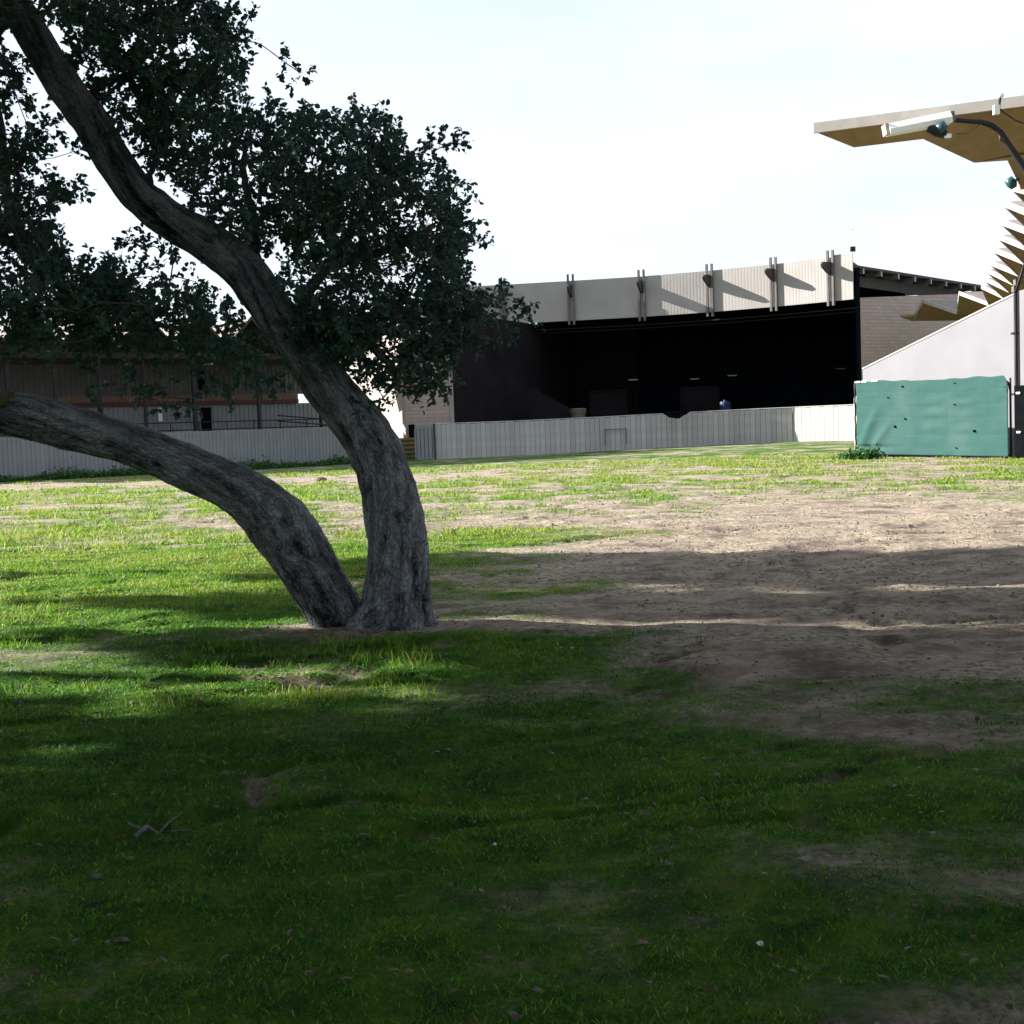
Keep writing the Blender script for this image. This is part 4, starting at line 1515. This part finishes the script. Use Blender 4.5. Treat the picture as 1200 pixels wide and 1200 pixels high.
# ------------------------------------------------------------------ left grandstand
b0, b1 = V(-25.8, 63.5, 0), V(-9.6, 76.0, 0)
bd = (b1 - b0).normalized()
bn_ = V(-bd.y, bd.x, 0)                      # away from the field
if bn_.y < 0:
    bn_ = -bn_
lst = thing('grandstand', b0, 'shaded covered grandstand with zigzag roof behind the corrugated fence at left', 'grandstand')
b00 = b0 - bd * 9
BL = (b1 - b00).length
ax = (bd, bn_, V(0, 0, 1))
mid = b00 + bd * (BL / 2)
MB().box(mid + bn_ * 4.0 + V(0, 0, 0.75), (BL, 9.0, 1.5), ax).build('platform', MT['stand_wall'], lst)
q0, q1 = b00 + bn_ * 5.0, b1 + bn_ * 5.0 + bd * 2.6
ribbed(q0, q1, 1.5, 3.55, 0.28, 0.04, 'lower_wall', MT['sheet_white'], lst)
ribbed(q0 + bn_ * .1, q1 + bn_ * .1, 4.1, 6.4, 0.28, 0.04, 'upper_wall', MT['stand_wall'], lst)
MB().box(mid + bn_ * 4.9 + V(0, 0, 3.93), (BL, 0.3, 0.36), ax).build('beam', MT['orange'], lst)
MB().box(mid + bn_ * 4.86 + V(0, 0, 3.66), (BL, 0.34, 0.22), ax).build('beam', MT['rust'], lst)
MB().box(mid + bn_ * 0.0 + V(0, 0, 6.0), (BL, 0.25, 0.30), ax).build('beam', MT['roof_brown'], lst)
MB().box(mid + bn_ * 4.6 + V(0, 0, 6.0), (BL, 0.25, 0.35), ax).build('beam', MT['roof_brown'], lst)


def on_line(px, py, p, d):
    q = ratio(px, py)
    k = (q * p.y - p.x) / (d.x - q * d.y)
    return p + d * k


for px, w_ in ((10, .22), (65, .13), (118, .13), (170, .13), (228, .2), (303, .14), (375, .14), (-60, .2)):
    p = on_line(px, 470, b0 - bn_ * 0.3, bd)
    MB().box(p + V(0, 0, 3.0), (w_, w_, 6.0), ax).build('post', MT['steel_dark'], lst)
# railing on the platform edge
for k in range(int(BL / 1.6)):
    p = b00 + bd * (k * 1.6) - bn_ * 0.2
    MB().tube([p + V(0, 0, 1.45), p + V(0, 0, 2.5)], 0.03, 6).build('railing_post', MT['steel_dark'], lst)
for z in (1.75, 2.1, 2.5):
    MB().tube([b00 - bn_ * .2 + V(0, 0, z), b1 - bn_ * .2 + V(0, 0, z)], 0.028, 6).build('rail', MT['steel_dark'], lst)
p, q = on_line(320, 490, b0, bd), on_line(398, 490, b0, bd)
for dz in (0, -0.3):
    MB().tube([p - bn_ * .5 + V(0, 0, 2.75 + dz), q - bn_ * .5 + V(0, 0, 2.35 + dz)], 0.035, 6).build('ramp_rail', MT['steel_dark'], lst)
# dark doorway, window opening, notice, tube lights
p = on_line(241, 490, q0, bd)
MB().box(p - bn_ * .06 + V(0, 0, 2.45), (0.62, 0.1, 1.9), ax).build('doorway', MT['hole'], lst)
p = on_line(236, 450, q0, bd)
MB().box(p - bn_ * .06 + V(0, 0, 5.0), (0.35, 0.1, 1.3), ax).build('window_slot', MT['hole'], lst)
p = on_line(187, 486, q0, bd)
nt = tag(MB().box(p - bn_ * .08 + V(0, 0, 3.05), (0.24, 0.03, 0.75), ax).build('notice', MT['lamp_white']), 'upright white notice on the lower wall of the left stand', 'notice')
for px, py in ((245, 437), (150, 436)):
    p = on_line(px, py, b0 + bn_ * 2.5, bd)
    MB().box(p + V(0, 0, 5.7), (0.12, 0.9, 0.09), ax).build('tube_light', MT['lamp_white'], lst)


def folded_roof(parent, ridges, valleys, outv, length, m_under, m_top, m_fascia, rise=0.0, th=0.10):
    """zigzag roof: ridge and valley lines running back from the front points"""
    seq = []
    for i in range(len(ridges)):
        seq.append(ridges[i])
        if i < len(valleys):
            seq.append(valleys[i])
    if len(valleys) > len(ridges):
        seq = []
        for i in range(len(valleys)):
            seq.append(valleys[i])
            if i < len(ridges):
                seq.append(ridges[i])
    for i in range(len(seq) - 1):
        p, q = seq[i], seq[i + 1]
        o1_, o2_ = outv(p), outv(q)
        r = V(0, 0, rise)
        pb, qb = p + o1_ * length + r, q + o2_ * length + r
        u = V(0, 0, -th)
        # structural plate, then its felt top 4 mm above, then the fascia along the front
        vs = [p, q, qb, pb, p + u, q + u, qb + u, pb + u]
        MB().add(vs, [(7, 6, 5, 4), (0, 4, 5, 1), (1, 5, 6, 2), (2, 6, 7, 3), (3, 7, 4, 0)]).build('roof_plate', m_under, parent)
        e = V(0, 0, 0.012)
        MB().add([p + e, q + e, qb + e, pb + e, p + e * .3, q + e * .3, qb + e * .3, pb + e * .3], [(0, 1, 2, 3), (7, 6, 5, 4), (0, 4, 5, 1), (1, 5, 6, 2), (2, 6, 7, 3), (3, 7, 4, 0)]).build('roof_felt', m_top, parent)
        if m_fascia is MT['fascia'] and i < 5:
            continue
        f = (o1_ + o2_).normalized() * -0.06
        vs = [p + f + V(0, 0, 0.07), q + f + V(0, 0, 0.07), q + f + u * 1.3, p + f + u * 1.3]
        MB().prism(vs, f * -0.9).build('fascia_strip', m_fascia, parent)


rid, val = [], []
k = 0
ln = 2.9
while k * ln < BL + 4:
    p = b00 + bd * (k * ln) - bn_ * 2.0
    rid.append(p + V(0, 0, 7.9))
    val.append(p + bd * (ln / 2) + V(0, 0, 6.35))
    k += 1
folded_roof(lst, rid, val[:-1], lambda p: bn_, 10.0, MT['roof_brown'], MT['roof_top'], MT['roof_brown'], -0.2)

# ------------------------------------------------------------------ right grandstand
H = 7.0
RP = [(957, 149.6), (1081, 157), (1180.5, 183), (1195, 203), (1189, 218), (1179, 237), (1176, 259), (1172, 276), (1166, 291.5), (1162, 307), (1158, 316), (1155, 326), (1151, 335), (1124.7, 342.5), (1082.5, 352)]


def at_z(px, py, z):
    d = ray(px, py)
    k = (z - EYE) / d.z
    return V(d.x * k, d.y * k, z)


rd = [at_z(a, b, EYE + H) for a, b in RP]
vl = []
for i in range(len(rd) - 1):
    p, q = rd[i], rd[i + 1]
    t = (q - p)
    ou = V(t.y, -t.x, 0).normalized()
    am = 0.35 if i < 2 else (0.6 if i < 4 else 0.85)
    v = (p + q) / 2 + ou * (1.1 if i >= 3 else 0.2)
    v.z = EYE + H - am
    vl.append(v)
vl[0] = at_z(1000.7, 167, EYE + H - .35)
vl[1] = at_z(1141.5, 185.3, EYE + H - .35)
endv = at_z(1070, 374, EYE + H - 1.0)
vl[-1] = at_z(1122, 365.5, EYE + H - 0.95)
vl.append(endv)
rd.append(at_z(1054.7, 369, EYE + H - 0.75))


def outr(p):
    i = min(range(len(rd)), key=lambda k: (rd[k] - p).length)
    a, b = rd[max(i - 2, 0)], rd[min(i + 2, len(rd) - 1)]
    t = b - a
    o = V(t.y, -t.x, 0).normalized()
    if i <= 1:
        o = (at_z(1200, 118, EYE + H) - rd[0]).normalized()
    return o


rst = thing('grandstand', V(21, 52, 0), 'right grandstand with long curved zigzag roof of brown underside and white edges', 'grandstand')
folded_roof(rst, rd, vl, outr, 9.0, MT['soffit'], MT['roof_top'], MT['fascia'], 0.0, 0.12)
# end trim of the nearest plate
p = rd[0]
MB().prism([p + V(-0.05, 0, 0.10), p + V(-.05, 0, -0.14), p + outr(p) * 9 + V(0, 0, -0.14), p + outr(p) * 9 + V(0, 0, 0.10)], V(-0.04, -0.08, 0)).build('end_trim', MT['fascia'], rst)
# sloped end wall of the seating
w0 = V(ratio(1011, 440) * 57, 57, 0)
wz0 = at(1011, 433, 57).z
w1 = V(ratio(1192, 380) * 49.6, 49.6, 0)
wz1 = at(1192, 344, 49.6).z
dw = (w1 - w0)
w2 = w0 + dw * 1.9
wz2 = wz0 + (wz1 - wz0) * 1.9
off = V(-dw.y, dw.x, 0).normalized() * -0.35
if off.y < 0:
    off = -off
MB().prism([w0, w1, w1 + V(0, 0, wz1), w0 + V(0, 0, wz0)], off).build('end_wall', MT['concrete'], rst)
MB().prism([w0 + V(0, 0, wz0 + .003) - off * .08, w1 + V(0, 0, wz1 + .003) - off * .08, w1 + V(0, 0, wz1 + 0.06) - off * .08, w0 + V(0, 0, wz0 + 0.06) - off * .08], off * 1.15).build('wall_coping', MT['fascia'], rst)
w1b = w1 + dw.normalized() * 0.12
MB().prism([w1b, w1b + dw * .5, w1b + dw * .5 + V(0, 0, wz1 + .3), w1b + V(0, 0, wz1 + 0.1)], off * 1.1).build('end_wall', MT['concrete'], rst)
# seating steps behind the wall and roof columns
sdir = dw.normalized()
back_r = off.normalized()
for k in range(9):
    zz = wz0 + (wz1 - wz0) * (k / 8.0) - 0.35
    c = w0 + dw * ((k + 0.5) / 9.0) + back_r * 9.5
    MB().box(c + V(0, 0, zz / 2), (dw.length / 9 - .01, 18, zz), (sdir, back_r, V(0, 0, 1))).build('seat_row', MT['post'], rst)
for i in range(0, len(rd) - 1, 2):
    o = outr(rd[i])
    c = rd[i] + o * 5.5
    MB().box(V(c.x, c.y, (EYE + H - .2) / 2), (0.3, 0.3, EYE + H - .2)).build('column', MT['fascia'], rst)
MB().prism([w0 + V(-.35, -.2, 0), w0 + V(0.02, -.2, 0), w0 + V(.02, -.2, wz0 - .9), w0 + V(-.35, -.2, wz0 - 1.2)], V(0, .4, 0)).build('corner_pier', MT['fascia'], rst)

# dark steel pole in front of the end wall, and short grey stub
pl = V(ratio(1191, 450) * 48.6, 48.6, 0)
pp = thing('steel_pole', pl, 'slim dark steel pole in front of the white sloped wall at right', 'pole')
MB().tube([pl, pl + V(0, 0, at(1191, 344, 48.6).z)], 0.065, 10).build('shaft', MT['steel_dark'], pp, True)
for z in (2.2, 4.4):
    MB().box(pl + V(0, 0.1, z), (0.2, 0.25, 0.08)).build('clamp', MT['steel_dark'], pp)
MB().tube([pl + V(0, 0, at(1191, 344, 48.6).z), pl + V(0.5, 0.1, at(1191, 344, 48.6).z + 1.4)], [0.06, 0.04], 8).build('arm', MT['steel_dark'], pp, True)
# small lamps under the roof near the pole
for (px, py), lab in (((1192, 331), 'upper pale box lamp under the zigzag roof near the pole'), ((1190, 339), 'lower pale box lamp under the zigzag roof near the pole')):
    p = at(px, py, 52)
    t = thing('box_lamp', p, lab, 'lamp', 'pale box lamps under the right roof')
    MB().box(p, (0.22, 0.25, 0.22)).build('housing', MT['cream'], t)
    MB().tube([p + V(0.1, 0, 0.1), p + V(0.5, 0, 0.5)], 0.02, 6).build('bracket', MT['steel_dark'], t)

# ------------------------------------------------------------------ green windscreen
c0, c1 = V(ratio(1006, 490) * 53.0, 53.0, 0), V(ratio(1184, 490) * 45.0, 45.0, 0)
ws = thing('windscreen_fence', c0, 'green cloth windscreen stretched on a fence frame with small dark holes', 'windscreen')
zl0, zl1 = 0.10, 0.06
zt0, zt1 = at(1008, 448, 53).z, at(1180, 441, 45).z
NX, NY = 110, 60
vs = []
tt = (c1 - c0).normalized()
nn = V(tt.y, -tt.x, 0)
if nn.x > 0:
    nn = -nn
WLEN = (c1 - c0).length
rr = np.random.default_rng(8)
U, Vv = np.meshgrid(np.linspace(0, 1, NX), np.linspace(0, 1, NY))
disp = 0.02 * (fbm(U * 9 + Vv * 2, Vv * 16, 3, 3) - .5)
disp += 0.025 * np.sin(Vv * 34 + 3 * fbm(U * 3, Vv * 3, 5, 2)) * np.exp(-((U - .54) / .07) ** 2) * np.sin(np.pi * Vv)
disp += 0.02 * np.sin(Vv * 38 + 1) * np.exp(-((U - .74) / .06) ** 2) * np.sin(np.pi * Vv)
disp += 0.10 * np.exp(-((U * 1.0 - 0.02 - Vv * 0.22) / .035) ** 2) * (Vv < .75) * sst(0.75, 0.4, Vv)
disp += 0.07 * np.exp(-((U - 0.10 - Vv * 0.35) / .03) ** 2) * sst(0.6, 0.2, Vv)
disp -= 0.10 * np.exp(-((Vv - .10) / .03) ** 2) * sst(.4, .05, U)
for v0_ in (.27, .5, .66, .84):
    disp -= 0.012 * np.exp(-((Vv - v0_ - 0.01 * np.sin(U * 7)) / .008) ** 2)
disp -= 0.012 * np.exp(-((U - .645) / .004) ** 2)
edge = 0.03 * np.sin(Vv * 17)
topw = 0.02 * np.sin(U * 40) + 0.03 * np.sin(U * 9)
for j in range(NY):
    for i in range(NX):
        u, v = U[j, i], Vv[j, i]
        uu = u
        zt = zt0 + (zt1 - zt0) * u + topw[j, i] * v
        zb = zl0 + (zl1 - zl0) * u + gz(c0.x, c0.y) * 0.5
        cr_ = 0.0
        if v > 0.88 and u > 0.97:
            cr_ = ((u - .97) / .03) ** 2 * 0.30
        z = zb + (zt - cr_ - zb) * v
        b = c0 + tt * (WLEN * uu + (edge[j, i] if u < .02 else 0))
        vs.append(b + nn * (0.10 + disp[j, i]) + V(0, 0, z))
fs = [(j * NX + i, j * NX + i + 1, (j + 1) * NX + i + 1, (j + 1) * NX + i) for j in range(NY - 1) for i in range(NX - 1)]
cl = MB().add(vs, fs).build('cloth', MT['tarp'], ws, True)
so = cl.modifiers.new('thick', 'SOLIDIFY')
so.thickness = 0.012
so.offset = -1
for k in range(5):
    p = c0 + tt * (WLEN * k / 4)
    MB().tube([p - nn * .02 + V(0, 0, 0), p - nn * .02 + V(0, 0, zt0 + (zt1 - zt0) * k / 4 - .05)], 0.035, 8).build('post', MT['steel_dark'], ws, True)
MB().tube([c0 + V(0, 0, zt0 - .04), c1 - tt * .4 + V(0, 0, zt1 - .05), c1 - tt * .08 + V(0, 0, zt1 - .2), c1 + V(0, 0, zt1 - .5), c1 + V(0, 0, 0.1)], 0.03, 8).build('top_rail', MT['steel_dark'], ws, True)
MB().tube([c0 - tt * (.05 + .02 * math.sin(k * 2.3)) + nn * .11 + V(0, 0, .08 + (zt0 - .1) * k / 12) for k in range(13)], .035, 7).build('edge_rope', MT['steel_dark'], ws, True)
MB().box((c0 + c1) / 2 - nn * .03 + V(0, 0, 0.09), (WLEN, 0.04, 0.10), (tt, nn, V(0, 0, 1))).build('bottom_rail', MT['steel_dark'], ws)
for k in (0.02, 0.07, 0.15):
    MB().box(c0 + tt * (WLEN * k) + nn * .13 + V(0, 0, zt0 + .01), (0.35, 0.02, 0.06), (tt, nn, V(0, 0, 1))).build('tie_strip', MT['lamp_white'], ws)
for px, py, r in ((1049, 500, .07), (1142, 505, .07), (1058, 453, .05), (1041, 466, .04), (1061, 491, .05), (1119, 474, .035), (1121, 525, .035), (1119, 449, .03)):
    d_ = ray(px, py)
    # intersect the cloth plane
    den = d_.dot(nn)
    k = (c0 + nn * 0.115 - V(0, 0, EYE)).dot(nn) / den
    c = V(0, 0, EYE) + d_ * k
    r *= 0.75
    ring = [c + tt * (r * math.cos(a) * rr.uniform(.7, 1.2)) + V(0, 0, r * math.sin(a) * rr.uniform(.7, 1.2)) for a in np.linspace(0, 6.283, 9)[:-1]]
    MB().prism(ring, nn * 0.045).build('tear', MT['hole'], ws)
tw_ = on_ground(1168, 537)
MB  # noqa
# dark gate beside it
k0, k1 = c1 + tt * 0.25, c1 + tt * 2.4
dg = thing('mesh_gate', k0, 'black covered gate at the right edge beside the green windscreen', 'gate')
zg = at(1190, 452, 44.8).z
MB().prism([k0 + V(0, 0, .05), k1 + V(0, 0, .05), k1 + V(0, 0, zg), k0 + V(0, 0, zg)], nn * 0.05).build('panel', MT['hole'], dg)
MB().tube([k0 - nn * .05, k0 - nn * .05 + V(0, 0, zg + .5)], .06, 8).build('post', MT['steel_dark'], dg)
for z in (zg - .25, zg - 1.55):
    MB().box(k0 + tt * .25 + nn * .1 + V(0, 0, z), (0.18, .03, .06), (tt, nn, V(0, 0, 1))).build('hinge', MT['lamp_white'], dg)

# ------------------------------------------------------------------ floodlight on its curved arm
Yf = 31.0
base = at(1236, 640, Yf)
base.z = gz(base.x, base.y)
fl = thing('floodlight_mast', V(base.x, base.y, base.z), 'long white lamp head on a curved dark arm under the roof tip', 'floodlight')
A, B = at(1040, 152, Yf), at(1112, 138, Yf)
ax_l = (B - A)
ux = ax_l.normalized()
uz = V(0, 0, 1) - ux * ux.z
uz.normalize()
uy = ux.cross(uz)
sec = [(-.18, -.13), (.18, -.13), (.21, -.02), (.12, .12), (-.12, .12), (-.21, -.02)]
MB().add([A + uy * a + uz * b for a, b in sec] + [B + uy * a * 1.15 + uz * b * 1.1 for a, b in sec],
         [tuple(range(6))[::-1], tuple(range(6, 12))] + [(i, (i + 1) % 6, 6 + (i + 1) % 6, 6 + i) for i in range(6)]).build('lamp_head', MT['lamp_white'], fl)
MB().box(A - ux * .04, (.08, .3, .24), (ux, uy, uz)).build('end_cap', MT['fascia'], fl)
MB().box(B + ux * .05, (.10, .28, .22), (ux, uy, uz)).build('collar', MT['post'], fl)
arm = [at(a, b, Yf) for a, b in ((1112, 140), (1130, 141.5), (1150, 143), (1162, 147), (1172, 155), (1186, 176), (1200, 197), (1218, 228), (1232, 262), (1236, 330))]
MB().tube(arm + [V(base.x, base.y, base.z)], [.05, .055, .06, .065, .07, .075, .08, .085, .09, .1, .11], 10).build('arm', MT['steel_dark'], fl, True)
MB().tube([at(1120, 157, Yf), at(1133, 156, Yf), at(1143, 150, Yf), at(1150, 144, Yf)], .012, 6).build('loose_wire', MT['wood_pale'], fl, True)
MB().tube([at(1171, 158, Yf), at(1173, 166, Yf)], .02, 6).build('clip', MT['wood_pale'], fl, True)
# spotlight under the head
sp = at(1097, 152, Yf - .1)
sl = thing('spotlight', sp, 'dark spotlight with teal lens hanging under the white lamp head', 'spotlight')
MB().tube([sp + V(-.18, 0, .06), sp + V(.02, -.05, -.05), sp + V(.20, -.08, -.14)], [.10, .13, .09], 12).build('housing', MT['steel_dark'], sl, True)
MB().tube([sp + V(.02, -.15, .10), sp + V(.14, -.16, -.06)], [.12, .11], 12).build('lens_hood', MT['teal'], sl, True)
MB().box(sp + V(.22, -.1, -.17), (.16, .1, .08)).build('barn_door', MT['lamp_white'], sl)
MB().tube([sp + V(0, 0, .02), sp + V(0, 0, .28)], .02, 6).build('yoke', MT['steel_dark'], sl)
# stem lamp at the roof edge, with its cable
q = at(1170, 126, 30.2)
st = thing('stem_lamp', q, 'small lamp on a stem clamped to the top edge of the right roof', 'lamp')
MB().tube([q + V(0, 0, -.08), at(1172, 115, 30.2)], .03, 8).build('stem', MT['steel_dark'], st, True)
MB().tube([at(1170, 113, 30.2), at(1175, 111, 30.2)], [.05, .06], 8).build('lamp', MT['lamp_white'], st, True)
MB().box(q + V(-.05, 0, -.05), (.12, .12, .2)).build('clamp', MT['lamp_white'], st)
MB().tube([q, at(1178, 133, 30.2), at(1190, 141, 30.2), at(1215, 150, 30.2)], .016, 6).build('cable', MT['steel_dark'], st, True)
# blue spotlight lower down
q = at(1186, 213, 38)
bs = thing('spotlight', q, 'small blue grey spotlight at the zigzag roof edge on the right', 'spotlight')
MB().tube([q + V(-.12, 0, .08), q + V(.0, 0, -.05), q + V(.06, 0, -.18)], [.12, .15, .08], 12).build('housing', MT['teal'], bs, True)
MB().tube([q + V(.05, 0, .02), at(1206, 205, 38)], .03, 6).build('bracket', MT['steel_dark'], bs, True)

# ------------------------------------------------------------------ trees far behind the stage
for (px, h_, lab, sd_) in ((598, 13.6, 'round dark tree top peeping over the stage fascia beside the oak leaves', 301), (565, 13.0, 'dark tree behind the stage hidden partly by oak leaves', 302)):
    p = V(ratio(px, 330) * 125, 125, 0)
    blob_tree((p.x, p.y), [(0, 0, h_, 1.8, .9), (-1.2, 0, h_ - .7, 1.6, .9), (1.3, 0, h_ - .6, 1.8, .9)], lab, 'trees behind the stage', sd_, MT['leaf_bg'], 60, 40, 0.22, 0.5, 0.25, 'tree')

print('objects', len(bpy.data.objects))
